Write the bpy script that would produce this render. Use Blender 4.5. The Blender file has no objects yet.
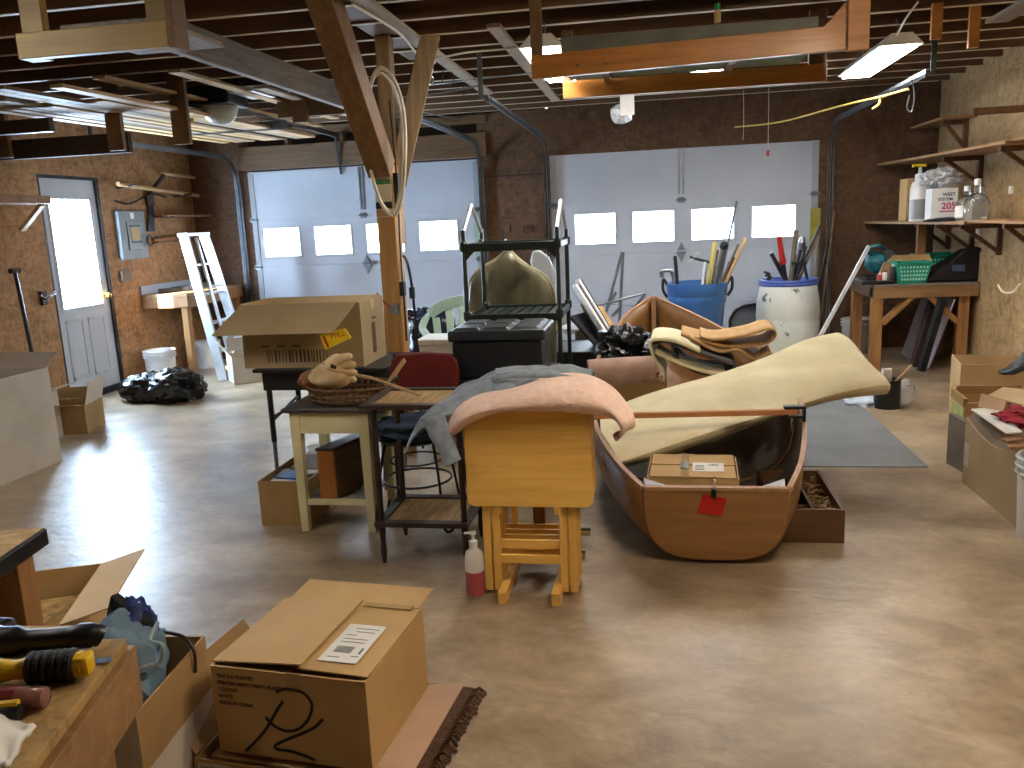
import bpy, bmesh, math, random
from mathutils import Vector, Matrix, noise
V = Vector
R = math.radians
random.seed(7)
SC = bpy.context.scene
COL = SC.collection

# ---------------------------------------------------------------- camera model (metres, camera stands at the origin, 1.465 m up)
FOC, YAW, PITCH, ROLL, EYE = 832.63, 0.1713, 0.1937, -0.0451, 1.465
_f = V((-math.sin(YAW)*math.cos(PITCH), math.cos(YAW)*math.cos(PITCH), -math.sin(PITCH)))
_r = V((math.cos(YAW), math.sin(YAW), 0)); _u = _r.cross(_f)
CR = math.cos(ROLL)*_r + math.sin(ROLL)*_u
CU = -math.sin(ROLL)*_r + math.cos(ROLL)*_u
EYEP = V((0, 0, EYE))
def at(px, py, axis, v):
    """the place on a world plane (x, y or z = v) that a measured point of the photograph lies on"""
    d = CR*((px-512)/FOC) + CU*(-(py-384)/FOC) + _f
    k = 'xyz'.index(axis)
    return EYEP + d*((v-EYEP[k])/d[k])
def AX(px, py, v): return at(px, py, 'x', v)
def AY(px, py, v): return at(px, py, 'y', v)
def AZ(px, py, v): return at(px, py, 'z', v)

# ---------------------------------------------------------------- mesh builder
class MB:
    def __init__(s, T=None):
        s.bm = bmesh.new(); s.T = T or Matrix()
    def v(s, p): return s.bm.verts.new(s.T @ V(p))
    def face(s, pts):
        try: return s.bm.faces.new([s.v(p) for p in pts])
        except ValueError: return None
    def hexa(s, p):
        v = [s.v(q) for q in p]
        for f in ((3,2,1,0),(4,5,6,7),(0,1,5,4),(1,2,6,5),(2,3,7,6),(3,0,4,7)):
            s.bm.faces.new([v[i] for i in f])
        return s
    def bx(s, lo, hi):
        x0,y0,z0 = lo; x1,y1,z1 = hi
        return s.hexa([(x0,y0,z0),(x1,y0,z0),(x1,y1,z0),(x0,y1,z0),(x0,y0,z1),(x1,y0,z1),(x1,y1,z1),(x0,y1,z1)])
    def box(s, c, d, rz=0, M=None):
        M = M or Matrix.Rotation(rz, 3, 'Z'); c = V(c); h = V(d)/2
        P = [(-1,-1,-1),(1,-1,-1),(1,1,-1),(-1,1,-1),(-1,-1,1),(1,-1,1),(1,1,1),(-1,1,1)]
        return s.hexa([c + M @ V((a*h.x,b*h.y,e*h.z)) for a,b,e in P])
    def bar(s, a, b, w, h, up=(0,0,1)):
        a, b = V(a), V(b); d = (b-a).normalized(); up = V(up)
        if abs(d.dot(up)) > .98: up = V((0,1,0))
        x = d.cross(up).normalized(); y = x.cross(d).normalized(); x *= w/2; y *= h/2
        return s.hexa([a-x-y,a+x-y,b+x-y,b-x-y,a-x+y,a+x+y,b+x+y,b-x+y])
    def tube(s, pts, r, n=8, closed=False, caps=True):
        pts = [V(p) for p in pts]; m = len(pts)
        rs = list(r) if isinstance(r, (list, tuple)) else [r]*m
        rings = []; prev = None
        for i, p in enumerate(pts):
            if closed: d = pts[(i+1) % m] - pts[i-1]
            else: d = pts[min(i+1, m-1)] - pts[max(i-1, 0)]
            d.normalize()
            if prev is None:
                q = V((0,0,1)) if abs(d.z) < .9 else V((1,0,0))
                x = d.cross(q).normalized()
            else: x = (prev - d*prev.dot(d)).normalized()
            prev = x; y = d.cross(x)
            rings.append([s.v(p + (x*math.cos(2*math.pi*k/n) + y*math.sin(2*math.pi*k/n))*rs[i]) for k in range(n)])
        for i in range(m if closed else m-1):
            A, B = rings[i], rings[(i+1) % m]
            for k in range(n): s.bm.faces.new((A[k], A[(k+1)%n], B[(k+1)%n], B[k]))
        if caps and not closed:
            s.bm.faces.new(rings[0][::-1]); s.bm.faces.new(rings[-1])
        return s
    def lathe(s, prof, c=(0,0,0), n=20, M=None, sx=1, sy=1):
        c = V(c); M = M or Matrix.Identity(3); rings = []
        for r, z in prof:
            if r < 1e-6: rings.append([s.v(c + M @ V((0,0,z)))])
            else: rings.append([s.v(c + M @ V((r*sx*math.cos(2*math.pi*k/n), r*sy*math.sin(2*math.pi*k/n), z))) for k in range(n)])
        for A, B in zip(rings, rings[1:]):
            for k in range(n):
                k2 = (k+1) % n
                if len(A) == 1 and len(B) == 1: continue
                if len(A) == 1: f = (A[0], B[k2], B[k])
                elif len(B) == 1: f = (A[k], A[k2], B[0])
                else: f = (A[k], A[k2], B[k2], B[k])
                s.bm.faces.new(f)
        return s
    def prism(s, poly, vec):
        vec = V(vec); a = [s.v(p) for p in poly]; b = [s.v(V(p)+vec) for p in poly]; n = len(a)
        s.bm.faces.new(a[::-1]); s.bm.faces.new(b)
        for i in range(n): s.bm.faces.new((a[i], a[(i+1)%n], b[(i+1)%n], b[i]))
        return s
    def grid(s, g, wrap=False):
        W = [[s.v(p) for p in row] for row in g]
        for A, B in zip(W, W[1:]):
            n = len(A)
            for k in range(n if wrap else n-1): s.bm.faces.new((A[k], A[(k+1)%n], B[(k+1)%n], B[k]))
        return s
    def ribbon(s, path, vec, n=1):
        vec = V(vec); return s.grid([[V(p) + vec*(i/n) for p in path] for i in range(n+1)])
    def blob(s, c, r, seed=0, amp=.2, freq=2.0, sub=3, flat=None, ridge=False):
        t = bmesh.new(); bmesh.ops.create_icosphere(t, subdivisions=sub, radius=1)
        c = V(c); r = V(r); mp = {}; off = V((seed*7.31, seed*3.17, seed*1.7))
        for v in t.verts:
            d = v.co.normalized(); q = noise.noise(d*freq+off) + .5*noise.noise(d*freq*2.3+off)
            if ridge: q = .5 - 1.6*abs(q)
            p = d*(1 + amp*q); p = c + V((p.x*r.x, p.y*r.y, p.z*r.z))
            if flat is not None: p.z = max(p.z, flat)
            mp[v.index] = s.v(p)
        for f in t.faces:
            try: s.bm.faces.new([mp[v.index] for v in f.verts])
            except ValueError: pass
        t.free(); return s
    def build(s, name, m, parent=None, bevel=0, smooth=False, solid=0, sub=0, off=0, seg=2):
        bmesh.ops.recalc_face_normals(s.bm, faces=s.bm.faces)
        me = bpy.data.meshes.new(name)
        if parent is not None: o0 = wloc(parent)
        else:
            P = [v.co for v in s.bm.verts]
            lo = V([min(p[i] for p in P) for i in range(3)]); hi = V([max(p[i] for p in P) for i in range(3)])
            o0 = V(((lo.x+hi.x)/2, (lo.y+hi.y)/2, lo.z))
        bmesh.ops.translate(s.bm, verts=s.bm.verts, vec=-o0)
        s.bm.to_mesh(me); s.bm.free()
        me.materials.append(m)
        o = bpy.data.objects.new(name, me); COL.objects.link(o)
        if parent is not None: o.parent = parent
        else: o.location = o0
        if smooth:
            for p in me.polygons: p.use_smooth = True
            me.set_sharp_from_angle(angle=R(50))
        if solid:
            md = o.modifiers.new('thickness', 'SOLIDIFY'); md.thickness = solid; md.offset = off
        if sub:
            md = o.modifiers.new('smooth', 'SUBSURF'); md.levels = md.render_levels = sub
        if bevel:
            md = o.modifiers.new('edge', 'BEVEL'); md.width = bevel; md.segments = seg; md.limit_method = 'ANGLE'; md.angle_limit = R(40)
        return o
def wloc(o):
    p = V((0,0,0))
    while o is not None: p += o.location; o = o.parent
    return p
def tag(o, label=None, cat=None, group=None, kind=None):
    if label: o['label'] = label
    if cat: o['category'] = cat
    if group: o['group'] = group
    if kind: o['kind'] = kind
    return o
def thing(name, label, cat, loc=(0,0,0), group=None, kind=None):
    o = bpy.data.objects.new(name, None); o.empty_display_size = .1; COL.objects.link(o); o.location = V(loc)
    return tag(o, label, cat, group, kind)
def dup(root, delta, label, group=None):
    c = root.copy(); COL.objects.link(c); c.location = root.location + V(delta); c['label'] = label
    if group: c['group'] = group
    for ch in list(root.children):
        d = ch.copy(); COL.objects.link(d); d.parent = c
        for g in ch.children:
            e = g.copy(); COL.objects.link(e); e.parent = d
    return c
def frame(loc, rz=0): return Matrix.Translation(V(loc)) @ Matrix.Rotation(rz, 4, 'Z')
def arc(c, r, a0, a1, n, ex, ey):
    c, ex, ey = V(c), V(ex), V(ey)
    return [c + (ex*math.cos(R(a0+(a1-a0)*i/n)) + ey*math.sin(R(a0+(a1-a0)*i/n)))*r for i in range(n+1)]
def spline(pts, n=6):
    pts = [V(p) for p in pts]; out = []
    for i in range(len(pts)-1):
        a, b, c, d = pts[max(i-1,0)], pts[i], pts[i+1], pts[min(i+2,len(pts)-1)]
        for k in range(n):
            t = k/n
            out.append(.5*((2*b) + (c-a)*t + (2*a-5*b+4*c-d)*t*t + (3*b-a-3*c+d)*t**3))
    return out + [pts[-1]]
def letters(txt, size, m, parent, origin, ex, ey, name='lettering', ext=.0006, align='LEFT', bold=0):
    """flat raised lettering on a surface: ex runs along the line, ey up the letters"""
    cu = bpy.data.curves.new(name, 'FONT'); cu.body = txt; cu.size = size; cu.extrude = ext; cu.align_x = align; cu.offset = bold
    t = bpy.data.objects.new(name, cu)
    ex, ey = V(ex).normalized(), V(ey).normalized(); ez = ex.cross(ey)
    M = Matrix((ex, ey, ez)).transposed()
    COL.objects.link(t); bpy.context.view_layer.update()
    me = bpy.data.meshes.new_from_object(t.evaluated_get(bpy.context.evaluated_depsgraph_get()))
    bpy.data.objects.remove(t); bpy.data.curves.remove(cu)
    o0 = wloc(parent)
    for v in me.vertices: v.co = V(origin) + M @ v.co - o0
    me.materials.clear(); me.materials.append(m); me.name = name
    o = bpy.data.objects.new(name, me); COL.objects.link(o); o.parent = parent
    return o

# ---------------------------------------------------------------- materials
def lin(h):
    h = h.lstrip('#'); c = [int(h[i:i+2], 16)/255 for i in (0,2,4)]
    return tuple(x/12.92 if x <= .04045 else ((x+.055)/1.055)**2.4 for x in c) + (1,)
def _new(name):
    m = bpy.data.materials.new(name); m.use_nodes = True
    nt = m.node_tree; return m, nt, nt.nodes['Principled BSDF']
def _coord(nt, scale, rot=(0,0,0)):
    tc = nt.nodes.new('ShaderNodeTexCoord'); mp = nt.nodes.new('ShaderNodeMapping')
    mp.inputs['Scale'].default_value = scale; mp.inputs['Rotation'].default_value = rot
    nt.links.new(tc.outputs['Object'], mp.inputs['Vector']); return mp.outputs['Vector']
def _noise(nt, vec, scale, detail=4, rough=.55, dist=0):
    n = nt.nodes.new('ShaderNodeTexNoise'); n.inputs['Scale'].default_value = scale; n.inputs['Detail'].default_value = detail
    n.inputs['Roughness'].default_value = rough; n.inputs['Distortion'].default_value = dist
    if vec is not None: nt.links.new(vec, n.inputs['Vector'])
    return n.outputs['Fac']
def _ramp(nt, fac, stops):
    r = nt.nodes.new('ShaderNodeValToRGB'); e = r.color_ramp.elements
    while len(e) < len(stops): e.new(.5)
    for k, (p, c) in enumerate(stops): e[k].position = p; e[k].color = c if len(c) == 4 else tuple(c)+(1,)
    nt.links.new(fac, r.inputs['Fac']); return r.outputs['Color']
def _bump(nt, b, h, strength, dist=.01):
    n = nt.nodes.new('ShaderNodeBump'); n.inputs['Strength'].default_value = strength; n.inputs['Distance'].default_value = dist
    nt.links.new(h, n.inputs['Height']); nt.links.new(n.outputs['Normal'], b.inputs['Normal'])
def mat(name, c, c2=None, rough=.6, metal=0, scale=6, bump=0, spec=.5, stretch=(1,1,1), lo=.35, hi=.65, trans=0, alpha=1, coat=0):
    m, nt, b = _new(name)
    c = lin(c) if isinstance(c, str) else c
    c2 = lin(c2) if isinstance(c2, str) else (c2 or tuple(x*.8 for x in c[:3])+(1,))
    f = _noise(nt, _coord(nt, stretch), scale)
    nt.links.new(_ramp(nt, f, [(lo, c2), (hi, c)]), b.inputs['Base Color'])
    b.inputs['Roughness'].default_value = rough; b.inputs['Metallic'].default_value = metal
    b.inputs['Specular IOR Level'].default_value = spec; b.inputs['Transmission Weight'].default_value = trans
    b.inputs['Alpha'].default_value = alpha; b.inputs['Coat Weight'].default_value = coat
    if bump: _bump(nt, b, _noise(nt, _coord(nt, stretch), scale*3), bump)
    return m
def wood(name, c, c2, axis='x', rough=.6, scale=3.0, bump=.15, coat=0, dark=None):
    m, nt, b = _new(name)
    k = 'xyz'.index(axis); s = [9,9,9]; s[k] = .7
    vec = _coord(nt, s)
    f = _noise(nt, vec, scale, 6, .6, .8); big = _noise(nt, _coord(nt, (1,1,1)), 2.2, 3)
    a = nt.nodes.new('ShaderNodeMath'); a.operation = 'MULTIPLY_ADD'; a.inputs[1].default_value = .7
    nt.links.new(f, a.inputs[0])
    a2 = nt.nodes.new('ShaderNodeMath'); a2.operation = 'MULTIPLY'; a2.inputs[1].default_value = .3
    nt.links.new(big, a2.inputs[0]); nt.links.new(a2.outputs[0], a.inputs[2])
    st = [(.32, lin(c2)), (.62, lin(c))]
    if dark: st = [(.2, lin(dark))] + st
    nt.links.new(_ramp(nt, a.outputs[0], st), b.inputs['Base Color'])
    b.inputs['Roughness'].default_value = rough; b.inputs['Coat Weight'].default_value = coat; b.inputs['Coat Roughness'].default_value = .2
    if bump: _bump(nt, b, f, bump, .004)
    return m
def osb(name, c, c2, c3, scale=9, rough=.75):
    m, nt, b = _new(name)
    vec = _coord(nt, (1,1,1))
    nz = nt.nodes.new('ShaderNodeTexNoise'); nz.inputs['Scale'].default_value = 6; nt.links.new(vec, nz.inputs['Vector'])
    mx = nt.nodes.new('ShaderNodeMix'); mx.data_type = 'VECTOR'; mx.inputs['Factor'].default_value = .12
    nt.links.new(vec, mx.inputs[4]); nt.links.new(nz.outputs['Color'], mx.inputs[5])
    cols = []
    for st in ((1,1,3.2),(2.6,2.6,1)):
        mp = nt.nodes.new('ShaderNodeMapping'); mp.inputs['Scale'].default_value = st
        nt.links.new(mx.outputs[1], mp.inputs['Vector'])
        vo = nt.nodes.new('ShaderNodeTexVoronoi'); vo.inputs['Scale'].default_value = scale
        nt.links.new(mp.outputs['Vector'], vo.inputs['Vector'])
        bw = nt.nodes.new('ShaderNodeRGBToBW'); nt.links.new(vo.outputs['Color'], bw.inputs['Color']); cols.append(bw.outputs['Val'])
    a = nt.nodes.new('ShaderNodeMath'); a.operation = 'ADD'; nt.links.new(cols[0], a.inputs[0]); nt.links.new(cols[1], a.inputs[1])
    big = _noise(nt, vec, 1.3, 3); a2 = nt.nodes.new('ShaderNodeMath'); a2.operation = 'MULTIPLY_ADD'; a2.inputs[1].default_value = .28
    nt.links.new(a.outputs[0], a2.inputs[0]); a3 = nt.nodes.new('ShaderNodeMath'); a3.operation = 'MULTIPLY'; a3.inputs[1].default_value = .45
    nt.links.new(big, a3.inputs[0]); nt.links.new(a3.outputs[0], a2.inputs[2])
    nt.links.new(_ramp(nt, a2.outputs[0], [(.28, lin(c3)), (.5, lin(c2)), (.72, lin(c))]), b.inputs['Base Color'])
    b.inputs['Roughness'].default_value = rough; _bump(nt, b, a.outputs[0], .2, .003)
    return m
def glow(name, c, strength, see=0.0):
    m = bpy.data.materials.new(name); m.use_nodes = True; nt = m.node_tree; nt.nodes.clear()
    o = nt.nodes.new('ShaderNodeOutputMaterial'); e = nt.nodes.new('ShaderNodeEmission')
    e.inputs['Color'].default_value = c; e.inputs['Strength'].default_value = strength
    if see:
        t = nt.nodes.new('ShaderNodeBsdfTransparent'); ad = nt.nodes.new('ShaderNodeAddShader')
        t.inputs['Color'].default_value = (see,)*3 + (1,)
        nt.links.new(t.outputs[0], ad.inputs[0]); nt.links.new(e.outputs[0], ad.inputs[1]); nt.links.new(ad.outputs[0], o.inputs['Surface'])
    else: nt.links.new(e.outputs[0], o.inputs['Surface'])
    return m
def floor_mat():
    m, nt, b = _new('sealed_concrete')
    vec = _coord(nt, (1,1,1))
    big = _noise(nt, vec, .75, 3, .55, .6); med = _noise(nt, _coord(nt, (1,1.5,1), (0,0,.5)), 2.6, 8, .66, .4); fine = _noise(nt, vec, 26, 4)
    a = nt.nodes.new('ShaderNodeMath'); a.operation = 'MULTIPLY_ADD'; a.inputs[1].default_value = .5
    nt.links.new(big, a.inputs[0])
    c = nt.nodes.new('ShaderNodeMath'); c.operation = 'MULTIPLY'; c.inputs[1].default_value = .5; nt.links.new(med, c.inputs[0]); nt.links.new(c.outputs[0], a.inputs[2])
    col = _ramp(nt, a.outputs[0], [(.36, lin('#6a5943')), (.45, lin('#8f7b62')), (.54, lin('#ab977c')), (.64, lin('#c9b79d'))])
    # worn pale scuffs
    mix = nt.nodes.new('ShaderNodeMix'); mix.data_type = 'RGBA'; mix.blend_type = 'MULTIPLY'; mix.inputs['Factor'].default_value = .5
    nt.links.new(col, mix.inputs[6]); nt.links.new(_ramp(nt, fine, [(.3, (.72,.72,.72)), (.6, (1,1,1))]), mix.inputs[7])
    nt.links.new(mix.outputs[2], b.inputs['Base Color'])
    rr = _ramp(nt, med, [(.30, (.31,)*3), (.70, (.43,)*3)]); nt.links.new(rr, b.inputs['Roughness'])
    b.inputs['Specular IOR Level'].default_value = .55
    _bump(nt, b, _noise(nt, _coord(nt, (1,1.8,1), (0,0,.6)), 7, 6, .6, .5), .2, .02)
    return m

M_floor = floor_mat()
M_osb = osb('osb_board', '#b98d63', '#a0774e', '#7d5937', 15)
M_osbr = osb('osb_pale_board', '#b3946a', '#a08258', '#866944', 13)
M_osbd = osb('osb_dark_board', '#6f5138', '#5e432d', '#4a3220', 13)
M_osby = osb('osb_bench_board', '#b8965e', '#a1814c', '#7d5f34', 26)
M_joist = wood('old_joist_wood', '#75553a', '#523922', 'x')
M_bounce = wood('joist_bounce_light', '#ddcdb0', '#b09a7a', 'x')  # pale tone stands for floor light caught on the joist undersides
M_joisty = wood('old_joist_wood_depthwise', '#6d5136', '#473020', 'y')
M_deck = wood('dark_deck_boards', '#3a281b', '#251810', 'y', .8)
M_header = wood('header_board', '#735636', '#543c24', 'x')
M_lum = wood('pale_lumber', '#c9a878', '#9d7b50', 'y')
M_lumd = wood('brown_lumber', '#785a3a', '#594026', 'y')
M_greyplank = wood('weathered_grey_plank', '#8d8175', '#5c5148', 'y')
M_strap = wood('pale_strapping', '#a8957c', '#7f6c56', 'y')
M_rackw = wood('orange_stained_wood', '#bb7c33', '#966022', 'x', .45, coat=.2)
M_racky = wood('yellow_pine', '#a5852f', '#826621', 'x', .5)
M_post = wood('honey_post_wood', '#c89a5e', '#a97b42', 'z')
M_postd = wood('old_brace_wood', '#86633c', '#624526', 'z')
M_postg = wood('pale_upright_wood', '#a98f6c', '#7e6645', 'z')
M_shelfw = wood('shelf_plank', '#a37a4e', '#7a5530', 'y')
M_brack = wood('bracket_wood', '#6f4c30', '#50341e', 'z')
M_tablew = wood('bench_wood', '#987349', '#75552f', 'x')
M_tableleg = wood('bench_leg_wood', '#a87a48', '#80562e', 'z')
M_redwood = wood('red_brown_wood', '#96693f', '#74502d', 'z')
M_tray = wood('golden_oak', '#f0c266', '#dfab4a', 'x', .38, bump=.03, coat=.3)
M_traylegs = wood('golden_oak_upright', '#e8bb62', '#d2a146', 'z', .4, coat=.2)
M_hull = wood('varnished_plywood', '#966b3c', '#7c552b', 'x', .35, coat=.35)
M_hully = wood('varnished_side_plywood', '#8a6239', '#704d2a', 'y', .4, coat=.2)
M_crate = wood('dark_crate_wood', '#67472b', '#493019', 'x')
M_dkwood = wood('dark_stained_wood', '#3d2a20', '#241712', 'z', .45)
M_batten = wood('pale_orange_batten', '#c98a54', '#a86c3a', 'x')
M_drawer = wood('orange_drawer_wood', '#b06d30', '#8b501e', 'z', .45)
M_carton = mat('cardboard', '#c2a06c', '#b4925f', .8, scale=3)
M_carton2 = mat('pale_cardboard', '#cfb48a', '#c2a67b', .8, scale=3)
M_cartond = mat('brown_cardboard', '#a68455', '#967549', .8, scale=3)
M_cartong = mat('grey_tan_cardboard', '#b09a74', '#a08b66', .75, scale=2)
M_cartonp = mat('pinkish_cardboard', '#cfae94', '#c09e84', .8, scale=3)
M_cartonw = mat('white_faced_cardboard', '#c9bfb2', '#b8ad9f', .7, scale=3)
M_ply = mat('grey_fibreboard', '#7d7264', '#6a5f52', .8, scale=4)
M_door = mat('white_door_paint', '#c3c9d4', '#b7bdc9', .5, scale=1.5, spec=.4)
M_doorgrey = mat('grey_door_paint', '#a9b0b8', '#9aa1aa', .5, scale=1.5)
M_steel = mat('galvanised_steel', '#8d949b', '#767d84', .4, 1, scale=8)
M_chrome = mat('chrome', '#d8d8d8', '#c8c8c8', .15, 1)
M_dksteel = mat('dark_steel', '#3a3c40', '#2b2d30', .45, .7)
M_alum = mat('aluminium', '#d5d8dc', '#c2c6ca', .38, .55, scale=8)
M_black = mat('black_plastic', '#16161a', '#101014', .4)
M_blackm = mat('black_painted_metal', '#17191b', '#101113', .42)
M_green = mat('dark_green_metal', '#1f2c28', '#18221f', .4)
M_bag = mat('black_bin_bag', '#14161a', '#0c0d10', .22, scale=14, bump=.5)
M_blue = mat('blue_bin_plastic', '#3a6fb0', '#3163a2', .38)
M_bluerim = mat('blue_barrel_rim', '#4a62b8', '#3f57aa', .4)
M_white = mat('white_plastic', '#dcdcda', '#cfcfcd', .4)
M_cream = mat('cream_paint', '#ded6a8', '#cfc697', .45)
M_enamel = mat('dark_worn_enamel', '#4e4640', '#332d29', .4, scale=5)
M_cane = mat('woven_cane', '#b29260', '#8d6f42', .7, scale=60, stretch=(1,.15,1), bump=.4)
M_red = mat('red_vinyl', '#6d2320', '#5e1c1a', .4)
M_redtag = mat('red_tag_card', '#c01815', '#ad1210', .5)
M_denim = mat('grey_blue_denim', '#97a1ab', '#7f8994', .9, scale=30, bump=.25)
M_denimd = mat('dark_blue_denim', '#2d4258', '#22344a', .9, scale=12, bump=.3)
M_pink = mat('peach_fleece', '#fadccd', '#f0cbb9', .95, scale=40, bump=.4)
M_sage = mat('sage_green_plastic', '#a3bca8', '#99b29e', .45)
M_tote = mat('black_tote_plastic', '#1d2229', '#171b21', .35)
M_totelid = mat('dark_grey_lid_plastic', '#2a3036', '#22272d', .35)
M_olive = mat('olive_garment_bag', '#77725a', '#635e48', .3, scale=4, stretch=(3,3,.6))
M_piping = mat('cream_piping', '#c6bd90', '#b6ad80', .6)
M_carpet = mat('cream_carpet_backing', '#ddd2ae', '#d0c39c', .85, scale=5, bump=.1)
M_carpett = mat('tan_carpet', '#c09a66', '#ac8753', .9, scale=20, bump=.3)
M_carpetg = mat('dark_grey_carpet_pile', '#4c4a46', '#3b3936', .95, scale=40, bump=.4)
M_carpetp = mat('pinkish_carpet_roll', '#b8988a', '#9c7d6e', .9, scale=7, bump=.3)
M_mat = mat('grey_rubber_mat', '#77797c', '#67696c', .6, scale=2.5)
M_paper = mat('white_paper', '#e6e4df', '#dad7d0', .7)
M_ink = mat('black_ink', '#1a1714', '#14110f', .6)
M_inkf = mat('faded_brown_ink', '#5d4730', '#4e3a26', .7)
M_yellow = mat('yellow_plastic', '#e3b90f', '#d3a90a', .4)
M_yelpap = mat('yellow_padded_envelope', '#e9c713', '#dab90e', .5)
M_rope = mat('cream_cable', '#e4dcc8', '#d8cfb8', .6)
M_yrope = mat('yellow_rope', '#c9a94f', '#b5953f', .7)
M_glove = mat('cream_leather', '#dcc9a0', '#c7a878', .8, scale=9, bump=.2)
M_wicker = mat('brown_wicker', '#7a5a34', '#4c351c', .7, scale=30, bump=.5)
M_teal = mat('teal_plastic', '#1f9a80', '#188a72', .4)
M_tealtool = mat('teal_tool_casing', '#1d6c78', '#165c68', .4)
M_clearp = mat('clear_plastic', '#d8dde2', '#c5ccd2', .15, alpha=.5, spec=.6)
M_glass = mat('clear_glass', '#e6ecec', '#dfe6e6', .05, trans=.9)
M_redp = mat('red_plastic', '#b8281f', '#a31f18', .35)
M_redclear = mat('clear_red_handle', '#b98a80', '#a8776c', .15, trans=.5)
M_pinkliq = mat('pink_soap', '#b5565c', '#a84a50', .25)
M_soapw = mat('milky_bottle', '#d8d2cb', '#ccc5bd', .35)
M_crimson = mat('crimson_cloth', '#a81c34', '#8c142a', .85, scale=12, bump=.3)
M_bluebag = mat('blue_cloth', '#6f8799', '#5b7385', .9, scale=8, bump=.3)
M_foil = mat('blue_foil', '#7088c8', '#3a4a8c', .2, .6, scale=18)
M_tape = mat('tan_packing_tape', '#b59a6c', '#a98d5e', .25)
M_straw = mat('dried_twigs', '#a58a5c', '#7d6640', .8, scale=20)
M_rug = mat('brown_rug_pile', '#6b4a38', '#4f3426', .95, scale=50, bump=.5)
M_barrel = None
M_pane = glow('daylight_in_garage_pane', (.74,.87,1,1), 9.0)
M_paned = glow('daylight_in_door_glass', (.55,.76,1,1), 22.0, .9)
M_tubelight = glow('fluorescent_lens', (1,.95,.88,1), 20.0)
M_tubewarm = glow('warm_fluorescent_lens', (1,.87,.70,1), 19.0)
M_lens = mat('frosted_lens', '#b9bdb4', '#a9ada4', .3)
def spotted():
    m, nt, b = _new('paint_splashed_white_plastic')
    f = _noise(nt, _coord(nt, (1,1,.8)), 9, 3, .6)
    nt.links.new(_ramp(nt, f, [(.30, lin('#4a4f52')), (.35, lin('#c9cfca')), (1, lin('#d3d9d3'))]), b.inputs['Base Color'])
    b.inputs['Roughness'].default_value = .45
    return m
M_barrel = spotted()
# ================================================================ THE SETTING
XL, XR, YB, YF, ZW = -5.2, 2.8, 9.09, -3.0, 2.79
D1, D2, DH = (-4.50, -1.83), (-1.06, 1.68), 2.13
def st(mb, name, m, label=None, **k): return tag(mb.build(name, m, **k), label, None, None, 'structure')
st(MB().bx((XL-.2, YF-.2, -.12), (XR+.2, YB+.25, 0)), 'floor', M_floor, 'shiny sealed concrete garage floor with worn patches')
SY0, SY1, SZ1 = 6.60, 7.42, 2.04
w = MB(); w.bx((XL-.12, YF, 0), (XL, SY0, ZW)); w.bx((XL-.12, SY1, 0), (XL, YB+.1, ZW)); w.bx((XL-.12, SY0, SZ1), (XL, SY1, ZW))
st(w, 'wall_left', M_osb, 'brown chipboard wall with the entry door')
st(MB().bx((XR, YF, 0), (XR+.12, YB+.1, ZW)), 'wall_right', M_osbr, 'pale chipboard wall behind the shelves')
st(MB().bx((XL-.12, YF-.12, 0), (XR+.12, YF, ZW)), 'wall_front', M_osb, 'chipboard wall behind the camera')
w = MB(); w.bx((XL, YB, 0), (D1[0], YB+.1, ZW)); w.bx((D1[1], YB, 0), (D2[0], YB+.1, 2.6)); w.bx((D2[1], YB, 0), (XR, YB+.1, ZW))
w.bx((D2[0], YB, DH-.01), (D2[1], YB+.1, ZW))
st(w, 'wall_back', M_osbd, 'dark chipboard back wall around the garage doors')
w = MB(); w.bx((D1[0]-.06, YB+.16, DH), (D1[1]+.05, YB+.22, ZW)); w.bx((D1[1]+.05, YB+.1, 2.6), (D2[0]-.05, YB+.22, ZW))
st(w, 'wall_back', M_deck)
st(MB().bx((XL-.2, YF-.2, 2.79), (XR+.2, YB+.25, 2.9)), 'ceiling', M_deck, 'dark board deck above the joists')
y = 4.40
first = None
for k in range(-5, 12):
    yy = 4.40 + .4064*k
    if yy > YB-.1: break
    if first is None:
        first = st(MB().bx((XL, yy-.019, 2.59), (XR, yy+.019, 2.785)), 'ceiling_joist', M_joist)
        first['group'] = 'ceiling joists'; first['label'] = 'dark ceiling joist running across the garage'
        edge = MB().bx((XL+.2, yy-.017, 2.5865), (XR-.1, yy+.017, 2.5895)).build('joist_bounce_strip', M_bounce, first)  # added thin strip, bounce light on the joist bottom put into its colour
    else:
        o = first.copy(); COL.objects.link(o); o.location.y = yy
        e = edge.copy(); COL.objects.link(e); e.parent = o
# header over the left garage door with short studs above it
st(MB().bx((XL+.62, YB-.045, DH+.02), (D1[1]+.1, YB+.05, DH+.27), ), 'trim_1', M_header, 'brown timber header above the left garage door', bevel=.004)
for x in (-4.0, -3.35, -2.75, -2.15):
    st(MB().bx((x-.02, YB+.0, DH+.27), (x+.02, YB+.09, 2.59)), 'trim_2', M_header)
st(MB().bx((D1[0]-.1, YB-.02, 2.50), (D1[1]+.1, YB+.06, 2.585)), 'trim_3', M_header)
# wood strip around the OSB column between the doors
st(MB().bx((D1[1]+.05, YB-.012, 1.93), (D2[0]-.05, YB-.002, 1.945)), 'trim_4', M_dkwood)

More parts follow.
